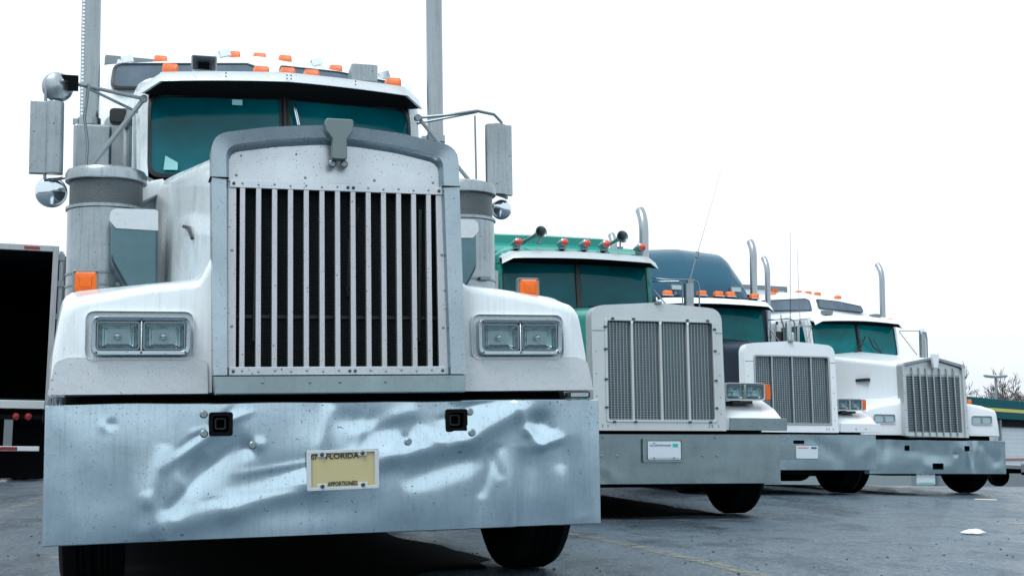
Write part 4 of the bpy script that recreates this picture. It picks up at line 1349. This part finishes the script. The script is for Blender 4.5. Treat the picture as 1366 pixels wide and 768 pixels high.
        hz = (1.076, 1.240) if not second else (1.080, 1.235)
        x0, x1 = (xa, xb) if s > 0 else (-xb, -xa)
        h = headlamps(root, x0, x1, hz[0], hz[1], .08, far=True, depth=.07, pod=True)
        q = MB(); q.tube([(s * .66, .25, 1.06), (s * .78, .2, 1.05), (s * .88, .2, 1.08)], .022, 8); q.box(s * .88 - .1, s * .88 + .1, .12, .3, 1.045, 1.074)
        part('bracket', q, 'gasket', h)
        q = MB()
        a, b = (xb + .001, xb + .062)
        pts = rpoly([(a, hz[0] + .006, 0), (a, hz[1] - .004, 0), (b, hz[1] - .012, .015), (b, hz[0] + .014, .015)], 3)
        q.loft([[(s * p, .10, r_) for p, r_ in pts], [(s * p, .24, r_) for p, r_ in pts]])
        part('turn_signal', q, 'amber', root, bevel=.008)
        q = MB(); q.box(min(s * .62, s * 1.2), max(s * .62, s * 1.2), .30, 1.6, .98, 1.0); part('wheel_well', q, 'black', f)
    # cab
    cab(root, dict(hw=.885, yf0=2.36, yf1=2.46, vee=.07, y1=3.35, zs=2.06, zt=2.64, zr=2.83, paint=cabm, pil=.03, wr=.05, gask=.015,
                   glass='glass' if not second else 'glass_light', post=.022, postm='gasket'))
    visor(root, .895, 2.40, 2.725, .22, .05, .05, 'petshell' if not second else 'white_far', band=.085, end=.13, endd=.055, crown=.02)
    q = MB(); q.tube([(-.3, 2.33, 2.16), (-.05, 2.34, 2.13), (.15, 2.36, 2.15)], .010, 6); q.tube([(.1, 2.33, 2.15), (.5, 2.34, 2.13)], .010, 6); part('wiper', q, 'gasket', root)
    return root


# ---- truck 2, teal
T2 = square_nose(2, 'teal semi truck with red bullet roof lamps and twin trumpet horns, second in the row', 'teal', 'teal', 'petshell', 'bumper_dull', False)
b2, dn2 = wobbly_bumper(T2, -1.19, 1.19, .322, .762, [(-.9, .7, -.5, .35, .05, .006), (-.55, .45, -.4, .35, .05, -.004)], [], 'bumper_dull', 60, 16, .0012, .12, [(.53, .53, .02, .003)], 4.0)
rivets(b2, [(x, dn2(x, z) - .002, z) for x, z in ((-.53, .735), (-.55, .57), (-.40, .57), (.545, .735), (.42, .57), (.565, .57))], .012, 'rivet', 'bumper_bolts')
q = MB(); q.prism(rrect(-.118, .197, .540, .700, .012), -.034, -.028)
lp2 = part('license_plate', q, 'plate_white', T2, label='white licence plate with a small teal emblem')
q = MB(); q.frame(rrect(-.165, .222, .512, .728, .01), rrect(-.14, .205, .53, .708, .01), -.03, -.004); q.prism(rrect(-.16, .217, .517, .723, .01), -.020, -.004)
part('plate_frame', q, 'bumper_dull', lp2, bevel=.003)
text('lettering', 'CAL APPORTIONED', 'ink_blue', lp2, (.0, -.034, .664), .205, .017, bold=.01)
q = MB(); q.prism(rrect(.118, .170, .652, .680, .003), -.0365, -.033); part('emblem', q, 'ink_teal', lp2)
q = MB(); q.box(-.10, .18, -.0352, -.033, .5505, .553); part('edge_line', q, 'ink_blue', lp2)
plate_bolts(lp2, [(-.06, -.034, .683), (-.06, -.034, .5535), (.13, -.034, .5535)], .006)
for x in (-.669, -.147, .110, .340, .759):
    z = 2.862 if abs(x) < .5 else 2.845
    q = MB(); q.lathe([(.032, 0), (.046, .012), (.047, .04), (.040, .10), (.022, .19), (.004, .25)], (x, 2.42, z), d=(-.10, 1, .0), n=20); q.box(x - .03, x + .03, 2.47, 2.58, z - .07, z - .02)
    o = part('bullet_lamp', q, 'arm', T2)
    q = MB(); q.sphere((x + .002, 2.42, z), .036, (1, .7, 1), 16, 10); part('lens', q, 'red', o)
for x, z in ((-.434, 2.952), (.503, 2.940)):
    q = MB()
    q.lathe([(.066, -.002), (.070, .0), (.066, .012), (.046, .05), (.030, .11), (.020, .22), (.018, .42), (.026, .44), (.026, .50), (.004, .52)], (x, 2.36, z), d=(-.18 if x < 0 else -.10, 1, -.10), n=24, cap=False)
    q.lathe([(.066, -.002), (.055, .008), (.036, .04), (.020, .09), (.001, .12)], (x, 2.36, z), d=(-.18 if x < 0 else -.10, 1, -.10), n=24, cap=False)
    q.tube([(x, 2.44, z - .02), (x, 2.44, z - .10)], .010, 8); q.lathe([(.035, 0), (.035, .015)], (x, 2.44, z - .12), 'Z', 12)
    part('trumpet_horn', q, 'arm', T2)
stack(T2, 1.19, 3.53, 1.2, 3.53, .058, 'stackfar', .30, clampz=(2.6,))
stack(T2, -1.19, 3.53, 1.2, 3.53, .058, 'stackfar', .30, clampz=(2.6,))
q = MB()
rows = [[(a, y, b) for a, b in rpoly([(-1.16, .95, 0), (-1.16, ze, .06), (0, ze + .02, .2), (1.16, ze, .06), (1.16, .95, 0)], 4)] for y, ze in ((3.60, 2.90), (3.75, 3.02), (5.3, 3.02))]
q.loft(rows); sl2 = part('sleeper', q, 'teal', T2, sharp=50)
q = MB()
rows = [[(a, y, b) for a, b in rpoly([(-1.05, 2.98, 0), (-1.05, ze, .05), (0, ze + .01, .2), (.80, ze, .03), (.80, 2.98, 0)], 4)] for y, ze in ((3.85, 3.14), (3.95, 3.17), (5.2, 3.17))]
q.loft(rows); part('roof_fairing', q, 'teal', sl2, sharp=50, bevel=.01)
q = MB(); q.box(-1.0, -.90, 2.40, 2.46, 2.1, 2.52); m2 = part('rear_view_mirror', q, 'stackfar', T2, bevel=.01)
q = MB()
q.tube([(-.88, 2.45, 2.6), (-1.2, 2.35, 2.62), (-1.24, 2.35, 2.5), (-1.24, 2.35, 2.0)], .012, 6)
part('mirror_arm', q, 'arm', T2)
q = MB()
q.tube([(.88, 2.45, 2.50), (1.05, 2.35, 2.475), (1.30, 2.3, 2.48), (1.36, 2.3, 2.46), (1.382, 2.3, 2.40), (1.382, 2.3, 1.98)], .009, 6)
q.tube([(.88, 2.45, 2.46), (1.14, 2.3, 2.455), (1.18, 2.3, 2.42), (1.18, 2.3, 1.98)], .008, 6); q.tube([(.885, 2.42, 2.36), (1.02, 2.3, 2.16)], .009, 6)
q.box(1.24, 1.31, 2.28, 2.32, 2.43, 2.49)
ma = part('mirror_arm', q, 'arm', T2)
q = MB(); q.loft([[(1.262 + a, 2.30 + b, z) for a, b in rpoly([(-.052, .04, .01), (.052, .04, .01), (.052, -.03, .035), (-.052, -.03, .035)], 4)] for z in (2.0, 2.425, 2.432)]); part('rear_view_mirror', q, 'alu', ma)
q = MB(); q.tube([(1.272, 2.3, 2.47), (1.36, 2.3, 2.757)], .007, 6); q.tube([(1.352, 2.3, 2.73), (1.362, 2.3, 2.762), (1.372, 2.3, 2.795)], .022, 8); q.tube([(1.36, 2.3, 2.757), (1.50, 2.3, 3.2), (1.69, 2.3, 3.805)], [.004, .0025, .0018], 5)
part('whip_aerial', q, 'arm', T2)
chassis(T2, rear=True, track=1.08, tank='stackfar')

# ---- truck 3, navy
T3 = square_nose(3, 'dark blue semi truck with domed roof fairing and white grille shell, third in the row', 'navy', 'navy', 'white_far', 'bumper_blue', True)
b3, dn3 = wobbly_bumper(T3, -1.19, 1.19, .322, .768, [(.3, .7, .8, .4, .10, .006), (.8, .4, 1.1, .6, .08, -.004)], [(.03, .17, .655, .69)], 'bumper_blue', 60, 16, .0025, .12, [], 9.0)
rivets(b3, [(x, dn3(x, z) - .002, z) for x, z in ((-.05, .72), (.38, .72), (.40, .58), (.50, .58))], .010, 'rivet', 'bumper_bolts')
q = MB(); q.prism(rrect(.05, .352, .466, .628, .01), -.022, -.016)
lp3 = part('license_plate', q, 'plate_white', T3, label='pale licence plate with red and blue print')
q = MB(); q.box(-.20, .36, -.014, -.004, .458, .64); part('plate_mount', q, 'bumper_dull', lp3, bevel=.003)
q = MB()
for k in range(9): q.box(.072 + k * .017, .084 + k * .017, -.0235, -.021, .594, .606)
part('print', q, 'ink_red', lp3)
q = MB(); q.box(.26, .335, -.0235, -.021, .588, .612); part('emblem', q, 'ink_blue', lp3)
for x in (-.668, -.142, .123, .319, .717):
    marker(T3, x, 2.47 + .05 * abs(x), 2.80 - (.012 if abs(x) > .5 else 0), w_=.125, h=.075)
for x in (-.50, .453):
    q = MB(); q.loft([[(a, 2.62, b) for a, b in rrect(x - .09, x + .09, 2.88, 2.965, .01)], [(lerp(x, a, .8), 2.76, b) for a, b in rrect(x - .09, x + .09, 2.885, 2.955, .01)]]); q.box(x - .02, x + .02, 2.66, 2.72, 2.80, 2.89)
    rb = part('roof_lamp', q, 'arm', T3, bevel=.005)
    q = MB(); q.prism(rrect(x - .075, x + .075, 2.892, 2.952, .008), 2.613, 2.621); part('lens', q, 'lamp_bowl', rb)
q = MB(); rows = []
for y, hw, zt, zs_ in ((3.20, .80, 2.98, 2.86), (3.30, .90, 3.18, 2.95), (3.45, .97, 3.42, 3.05), (3.62, 1.01, 3.58, 3.15), (3.85, 1.05, 3.675, 3.24), (4.3, 1.08, 3.74, 3.3), (5.2, 1.10, 3.78, 3.34), (5.5, 1.10, 3.78, 3.34)):
    rows.append([(a, y, b) for a, b in rpoly([(-hw - .12, 2.80, 0), (-hw, zs_, .18), (-hw * .72, zt - .05, .22), (0, zt + .01, .3), (hw * .72, zt - .05, .22), (hw, zs_, .18), (hw + .12, 2.80, 0)], 6)])
q.loft(rows)
q2 = MB(); q2.prism(rpoly([(-1.18, .95, 0), (-1.18, 2.97, .08), (1.18, 2.97, .08), (1.18, .95, 0)], 4), 3.55, 5.5)
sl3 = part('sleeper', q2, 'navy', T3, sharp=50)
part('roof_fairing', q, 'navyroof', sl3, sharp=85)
stack(T3, 1.165, 3.53, 1.2, 3.86, .057, 'stackfar', .26, clampz=(2.6,))
stack(T3, -1.165, 3.53, 1.2, 3.86, .057, 'stackfar', .26, clampz=(2.6,))
# left mirror with braces and whip aerial, seen above the neighbour's bonnet
q = MB()
q.tube([(-.89, 2.45, 2.78), (-1.2, 2.2, 2.93), (-.60, 2.2, 2.93)], .008, 6)
q.bm.clear()
MX = -1.24
q.tube([(-.87, 2.45, 2.62), (-1.0, 2.3, 2.62), (-1.20, 2.25, 2.63), (-1.28, 2.25, 2.60), (-1.29, 2.25, 2.52), (-1.29, 2.25, 2.05)], .010, 6)
part('mirror_arm', q, 'arm', T3)
q = MB()
q.tube([(.87, 2.42, 2.46), (1.03, 2.3, 2.47), (1.17, 2.3, 2.475), (1.22, 2.3, 2.45), (1.238, 2.3, 2.41), (1.238, 2.3, 2.0)], .010, 6)
q.tube([(.88, 2.42, 2.34), (1.0, 2.3, 2.12)], .009, 6); q.tube([(1.03, 2.31, 2.46), (1.06, 2.31, 2.38), (1.075, 2.31, 2.0)], .012, 6)
q.tube([(1.02, 2.3, 2.47), (1.02, 2.3, 2.53)], .008, 6)
ma = part('mirror_arm', q, 'arm', T3)
q = MB(); q.lathe([(.046, 2.0), (.046, 2.40), (.036, 2.425)], (1.135, 2.3, 0), 'Z', 16); part('rear_view_mirror', q, 'stackfar', ma)
q = MB(); q.box(.97, 1.08, 2.34, 2.38, 1.95, 2.29); part('rear_view_mirror', q, 'gasket', ma, bevel=.01)
q = MB(); q.tube([(1.168, 2.3, 2.44), (1.18, 2.3, 3.1), (1.194, 2.3, 3.784)], [.0055, .004, .003], 5); part('whip_aerial', q, 'navy', ma)
q = MB(); q.lathe([(.07, 2.1), (.07, 2.5), (.05, 2.52)], (-1.22, 2.27, 0), 'Z', 16); part('rear_view_mirror', q, 'stackfar', T3)
chassis(T3, rear=True, track=1.08, tank='stackfar')

# ================================================================== truck 4
T4 = conventional(4, False, 'white semi truck with louvred grille and plate hung under its bumper, farthest right')
b4, dn4 = wobbly_bumper(T4, -1.19, 1.19, .318, .806, [(.50, .20, .62, .86, .05, .014), (.62, .25, .50, .66, .04, -.010), (-.6, .7, .1, .6, .12, .006), (.78, .74, 1.0, .50, .07, .006), (-1.0, .3, -.9, .85, .10, .007), (-.3, .42, .3, .40, .08, -.005)],
                        [(-.102, .072, .385, .468), (-.575, -.50, .655, .725), (.46, .535, .655, .725)], 'bumper_blue', 110, 28, .006, .12, [(.30, .60, .03, .012)], 6.0, topwave=.008)
q = MB(); q.prism(rrect(-.37, -.05, .165, .315, .015), .03, .036)
lp4 = part('license_plate', q, 'plate_white', T4, label='blank pale plate hanging below the bumper')
q = MB(); q.prism(rrect(-.35, -.07, .178, .19, .003), .027, .031); part('lower_band', q, 'ink_teal', lp4)
q = MB(); q.box(-.30, -.28, .036, .05, .27, .50); q.box(-.14, -.12, .036, .05, .27, .50); part('hanger', q, 'black', lp4)
plate_bolts(lp4, [(-.30, .03, .30), (-.12, .03, .30)], .006)

# ------------------------------------------------------------------ trailers
def box_trailer(label, X, Y, yaw, x0, x1, y0, y1, zf, zr, m, group=None, lamps=True):
    root = empty('box_trailer', (X, Y, gh(X, Y)), (0, 0, yaw))
    tag(root, label, 'trailer', group)
    q = MB(); q.box(x0, x1, y0, y1, zf, zr); b = part('cargo_box', q, m, root, bevel=.02)
    q = MB()
    q.box(x0 - .01, x1 + .01, y0 - .015, y0 + .05, zr - .06, zr + .02)
    q.box(x0 - .01, x1 + .01, y0 - .01, y0 + .05, zr - .22, zr - .20)
    q.box(x1 - .03, x1 + .015, y0 - .012, y0 + .05, zf, zr); q.box(x0 - .015, x0 + .03, y0 - .012, y0 + .05, zf, zr)
    part('corner_rail', q, 'arm', root)
    for s in (x0 + .28, x0 + 1.2, x1 - .28):
        if lamps:
            q = MB(); q.box(s - .07, s + .07, y0 - .03, y0 - .01, zr - .09, zr - .03); part('marker_light', q, 'amber', root)
    q = MB(); q.box(x0 + .1, x1 - .1, y0 + .3, y1, zf - .12, zf); part('floor_frame', q, 'black', root)
    for y in (y1 - 1.1, y1 - 2.4):
        for s in (x0 + .42, x1 - .42):
            wheel(root, s if s > 0 else s, y, .52, w_=.58)
    return root


def place(idx, x, y):
    X, Y, Z, RL, YW = TRUCKS[idx]
    return X + x * math.cos(YW) - y * math.sin(YW), Y + x * math.sin(YW) + y * math.cos(YW)


bx, by = place(1, 0, 0)
tr1 = box_trailer('grey-topped box trailer coupled behind the nearest dented white truck', bx, by, .2904, -1.24, 1.24, 6.5, 13.5, 1.15, 4.12, 'trailer', None, False)
bx, by = place(4, 0, 0)
tr4 = box_trailer('white box trailer with amber corner lamp behind the farthest white truck', bx, by, .3088, -1.24, 1.24, 6.5, 15, 1.15, 3.85, 'trailer_white')

# ---- open trailer at far left
ox, oy = -8.07, 18.65
op = empty('open_trailer', (ox, oy, gh(ox, oy)), (0, 0, .30))
tag(op, 'empty open-backed box trailer with red tail lights at the left edge', 'trailer')
hw = 1.26; zf, zr, ln = 1.15, 3.50, 9.0
q = MB(); q.box(-hw, -hw + .05, 0, ln, zf, zr); q.box(hw - .05, hw, 0, ln, zf, zr)
part('side_wall', q, 'trailer', op)
q = MB(); q.box(-hw + .05, hw - .05, 0, ln, zr - .04, zr - .002); part('roof', q, 'trailer', op)
q = MB(); q.box(-hw + .052, hw - .052, .06, ln - .1, zf + .03, zf + .06); part('floor', q, 'dark', op)
q = MB(); q.box(-hw + .05, hw - .05, ln - .06, ln, zf, zr - .05)
q.box(-hw + .051, -hw + .07, .10, ln - .1, zf + .1, zr - .06); q.box(hw - .07, hw - .051, .10, ln - .1, zf + .1, zr - .06); q.box(-hw + .06, hw - .06, .12, ln - .1, zr - .07, zr - .045)
part('inner_lining', q, 'dark', op)
q = MB(); q.box(-hw - .01, -hw + .06, -.03, .04, zf - .1, zr + .01); q.box(hw - .07, hw + .012, -.03, .04, zf - .1, zr + .01); q.box(-hw + .06, hw - .07, -.03, .04, zr - .08, zr + .01)
part('door_frame', q, 'trailer', op, bevel=.006)
q = MB(); q.box(-hw + .06, hw - .07, -.04, .06, zf - .09, zf + .035); part('rear_sill', q, 'guard', op, bevel=.01)
q = MB(); q.box(.78, 1.0, -.036, -.028, zr - .06, zr - .015); part('marker_light', q, 'redtail', op)
for s in (-1, 1):
    q = MB(); q.box(s * (hw + .05) - .025, s * (hw + .05) + .025, .02, 1.22, zf - .02, zr - .06)
    dr = part('door', q, 'trailer', op, bevel=.006)
    q = MB(); q.tube([(s * (hw + .10), .3, zf - .05), (s * (hw + .10), .3, zr - .1)], .018, 8); q.tube([(s * (hw + .09), .03, zf), (s * (hw + .09), .03, zr - .1)], .012, 6)
    for z in (1.4, 1.9, 2.4, 2.9, 3.3): q.box(s * (hw + .045) - .04, s * (hw + .045) + .055, .0, .05, z, z + .09)
    part('lock_rod', q, 'arm', dr)
q = MB(); q.box(-hw + .1, hw - .1, -.02, .15, .90, .97); q.box(-hw + .1, hw - .1, .12, .4, .86, 1.06)
part('tail_beam', q, 'black', op)
for x in (.80, .97, -.80, -.97):
    q = MB(); q.lathe([(.052, .02), (.052, -.015), (.04, -.03), (.001, -.034)], (x, -.03, .945), 'Y', 18, cap=False); part('tail_light', q, 'redtail', op)
q = MB(); q.box(-1.1, 1.14, -.03, .06, .44, .51); ub = part('underride_bar', q, 'trailer_white', op, bevel=.005)
for x in (-1.0, -.5, 0, .52):
    q = MB(); q.box(x, x + .32, -.034, -.031, .45, .50); part('red_tape', q, 'redtail', ub)
for x in (-.62, .70):
    q = MB(); q.box(x - .06, x + .06, -.01, .05, .51, .90); part('underride_post', q, 'arm', op)
q = MB(); q.box(-1.2, 1.2, .45, ln, .80, 1.10); q.box(-1.25, 1.25, .50, .54, .03, .9); part('underframe', q, 'black', op)
for y in (1.25, 2.55):
    for x in (-.9, .9): wheel(op, x, y, .52, w_=.6)
    q = MB(); q.box(-.7, .7, y - .1, y + .1, .4, .62); part('axle', q, 'black', op)
for x in (-.5, .5):
    q = MB(); q.box(x - .07, x + .07, 6.9, 7.04, .06, .95); q.box(x - .14, x + .14, 6.85, 7.09, .0, .06); part('landing_leg', q, 'arm', op)

# ------------------------------------------------------------------ store with green fascia behind the last truck
bd = Vector((3.5, 4.2)).normalized()
bp = Vector((16.3, 45.0)) - bd * 5.5
byaw = math.atan2(bd.y, bd.x)
st = empty('store_building', (bp.x, bp.y, -1.0), (0, 0, byaw))
tag(st, 'low white building with dark green fascia and yellow stripe behind the last truck', 'building')
LEN = 34
q = MB(); q.box(0, LEN, .1, 9, 0, 2.9); part('wall_core', q, 'wallwhite', st)
for k in range(9):
    z = .95 + k * .155
    q = MB(); q.loft([[(0.02, .088, z), (LEN, .088, z), (LEN, .1, z), (.02, .1, z)], [(0.02, .094, z + .147), (LEN, .094, z + .147), (LEN, .1, z + .147), (.02, .1, z + .147)]])
    part('siding_board', q, 'wallwhite', st, flat=True)
q = MB(); q.box(0, LEN, -.15, 9.1, 2.60, 3.33); fc = part('fascia', q, 'green', st, bevel=.03)
q = MB(); q.box(-.01, LEN, -.165, -.15, 2.87, 2.99); part('yellow_stripe', q, 'yellow', fc)
q = MB(); q.box(0, LEN, -.02, .1, 2.34, 2.60); part('fascia_shade', q, 'black', st)  # shade under the fascia, painted as a black strip
q = MB(); q.box(0.01, LEN, .045, .085, 1.10, 1.17); part('red_stripe', q, 'redtail', st)
q = MB(); q.box(-.02, LEN, .0, .08, 0, .82); part('base_course', q, 'pole', st)
q = MB(); q.box(-.06, .0, .0, 9.05, 0, .82); part('base_course', q, 'pole', st)
for x in (2, 8, 14, 20, 26, 32):
    q = MB(); q.box(x - .05, x + .05, -.12, -.02, 0, 2.58); part('canopy_post', q, 'pole', st)

# ---- low utility trailer in front of it
ux, uy = 11.2, 26.5
ut = empty('utility_trailer', (ux, uy, gh(ux, uy)), (0, 0, .12))
tag(ut, 'low dark flatbed trailer standing past the last truck at the right edge', 'trailer')
z0 = .40
q = MB(); q.box(-1.1, 3.2, -.8, .8, z0, z0 + .07); q.box(-1.1, 3.2, -.82, -.78, z0 - .06, z0 + .10); part('deck', q, 'arm', ut)
q = MB(); q.box(-1.0, 3.1, -.7, -.6, z0 - .12, z0); q.box(-1.0, 3.1, .6, .7, z0 - .12, z0); part('frame', q, 'black', ut)
for x in (-.75, -.1): wheel(ut, .0001, 0, 0) if False else None
for y in (-.88, .88):
    for x in (-.72, 1.6):
        q = MB(); q.lathe([(.12, -.08), (.21, -.09), (.23, -.05), (.23, .05), (.21, .09), (.12, .08)], (x, y, .23), 'Y', 24)
        tw = part('wheel', q, 'rubber', ut)
        q = MB(); q.lathe([(.12, -.075), (.10, -.05), (.06, -.07), (.001, -.07)], (x, y, .23), 'Y', 20, cap=False); part('rim', q, 'trailer_white', tw)
for x in (-.95, -.45):
    q = MB(); q.prism(rrect(x - .08, x + .08, z0 - .05, z0 + .08, .02), -.86, -.82); part('side_box', q, 'trailer_white' if x > -.6 else 'arm', ut, bevel=.01)

# ------------------------------------------------------------------ unseen dark ridge added behind the camera for the chrome to reflect
q = MB(); rows = []
for k in range(121):
    a = R(95) + R(170) * k / 120
    h = 3.2 + 2.4 * noise.noise((k * .12, 1.7, 0)) + 1.4 * noise.noise((k * .55, 4.1, 0)) + .6 * noise.noise((k * 1.9, 9.1, 0))
    rows.append([(math.sin(a) * 62, math.cos(a) * 62, -.5), (math.sin(a) * 63, math.cos(a) * 63, h * .6), (math.sin(a) * 66, math.cos(a) * 66, h), (math.sin(a) * 78, math.cos(a) * 78, h * .8), (math.sin(a) * 84, math.cos(a) * 84, -.5)])
q.loft(rows, False, False, False)
tag(part('reflection_ridge', q, mat('reflection_ridge_dark', (.035, .055, .055), .9, vary=.5, bump=.6, bscale=3)), kind='structure')

# ------------------------------------------------------------------ street lamp
sl_ = empty('street_lamp', (26.668, 70, -1.0), (0, 0, 0))
tag(sl_, 'twin-headed lamp post rising behind the green fascia', 'lamp post')
q = MB(); q.tube([(0, 0, 0), (0, 0, 2.5), (0, 0, 5.32)], [.12, .09, .06], 10); q.lathe([(.25, 0), (.25, .25), (.14, .3)], (0, 0, 0), 'Z', 12); part('pole', q, 'pole', sl_)
for s in (-1, 1):
    q = MB(); q.loft([[(s * .04, -.18, 5.30), (s * .04, .18, 5.30), (s * .04, .18, 5.40), (s * .04, -.18, 5.40)], [(s * .62, -.15, 5.36), (s * .62, .15, 5.36), (s * .62, .15, 5.46), (s * .62, -.15, 5.46)]])
    h = part('lamp_head', q, 'pole', sl_, bevel=.02)
    q = MB(); q.box(min(s * .12, s * .56), max(s * .12, s * .56), -.11, .11, 5.30, 5.335, Matrix.Rotation(-s * .1, 3, 'Y')); part('lens', q, 'petshell', h)


# ------------------------------------------------------------------ bare trees
def tree(x, y, h, seed, label):
    r_ = random.Random(seed)
    root = empty('bare_tree', (x, y, -1.05))
    tag(root, label, 'tree', 'bare trees on the skyline')
    tq, cq = MB(), MB()

    def grow(q, p, d, L_, r, lev):
        n = 3
        pts = [p]
        for k in range(n):
            d = (d + Vector((r_.gauss(0, .10), r_.gauss(0, .10), r_.gauss(.03, .05)))).normalized()
            pts.append(pts[-1] + d * L_ / n)
        rs = [lerp(r, r * .62, k / n) for k in range(n + 1)]
        rs[-1] = max(rs[-1], .016)
        q.tube(pts, rs, 7 if lev == 0 else (5 if lev < 3 else 3), cap=False)
        if lev >= 5: return
        kids = [5, 5, 4, 4, 3][lev]
        for k in range(kids):
            t = 1 if k == 0 else r_.uniform(.35, .95)
            i = min(n - 1, int(t * n)); pp = pts[i].lerp(pts[i + 1], t * n - i) if t < 1 else pts[-1]
            ang = r_.uniform(.12, .3) if k == 0 else r_.uniform(.38, .8)
            az = r_.uniform(0, 6.28)
            a = d.orthogonal().normalized(); b = d.cross(a)
            dd = (d * math.cos(ang) + (a * math.cos(az) + b * math.sin(az)) * math.sin(ang)).normalized()
            grow(cq, pp, dd, L_ * r_.uniform(.58, .78), max(.020, rs[i] * (.68 if k == 0 else .5)), lev + 1)
    grow(tq, Vector((0, 0, 0)), Vector((0, 0, 1)), h * .33, h * .020, 0)
    part('trunk', tq, 'bark', root)
    part('crown', cq, 'bark', root, flat=True, stuff=False)


for x, y, h, sd_, lb in ((30.4, 88, 7.4, 3, 'bare tree half hidden behind the last truck grille'), (32.8, 92, 6.8, 5, 'small bare tree just left of the lamp post heads'),
                         (33.9, 88, 7.9, 8, 'tall bare tree directly behind the twin-headed lamp post'), (36.6, 92, 7.4, 11, 'bare tree at the right edge of the skyline'),
                         (38.9, 90, 7.2, 14, 'bare tree beyond the right edge, last of the group')):
    tree(x, y, h, sd_, lb)

# ------------------------------------------------------------------ litter
q = MB()
pts = []
r_ = random.Random(4)
n = 9
rows = []
for j in range(6):
    row = []
    for i in range(n):
        u, v = i / (n - 1), j / 5
        x = (u - .5) * .22 * (1 - .3 * abs(v - .5)); y = (v - .5) * .16 * (0.25 + .75 * math.sin(math.pi * min(1, u * 1.0 + .05)))
        z = .012 + .030 * math.sin(math.pi * u) * math.sin(math.pi * v) + r_.uniform(0, .008)
        row.append((x, y, z))
    rows.append(row)
q.loft(rows, False, False, False)
pap = part('crumpled_paper', q, 'paper', None, flat=True)
pap.location = (3.60, 10.0, gh(3.6, 10.0)); pap.rotation_euler = (0, 0, .1)
sm = pap.modifiers.new('thickness', 'SOLIDIFY'); sm.thickness = .003
tag(pap, 'crumpled white paper lying on the asphalt at right', 'litter')
q = MB(); q.loft([[(-.20, -.02, .0), (.18, -.03, .0), (.20, .02, .0), (-.16, .03, .0)], [(-.18, -.01, .02), (.16, -.02, .012), (.18, .01, .014), (-.14, .02, .022)]])
sc_ = part('flattened_card', q, mat('pale_card', (.6, .58, .42), .7), None, flat=True); sc_.location = (6.2, 16.75, gh(6.2, 16.75)); sc_.scale = (.8, .8, .6)
tag(sc_, 'flat yellowish card on the ground before the last truck', 'litter')
# loose grit
q = MB()
for k in range(420):
    y = 6.2 + r_.random() ** 1.3 * 12
    x = r_.uniform(-.45, .45) * y
    s = r_.uniform(.002, .0075)
    m4 = Matrix.Translation((x, y, gh(x, y) + s * .4)) @ Matrix.Rotation(r_.uniform(0, 6), 4, 'Z') @ Matrix.Diagonal((s * 1.4, s, s * .7, 1))
    bmesh.ops.create_icosphere(q.bm, subdivisions=1, radius=1, matrix=m4)
tag(part('loose_grit', q, mat('dark_grit', (.02, .03, .035), .8), None, flat=True), 'scattered dark grit on the asphalt', 'grit', kind='stuff')
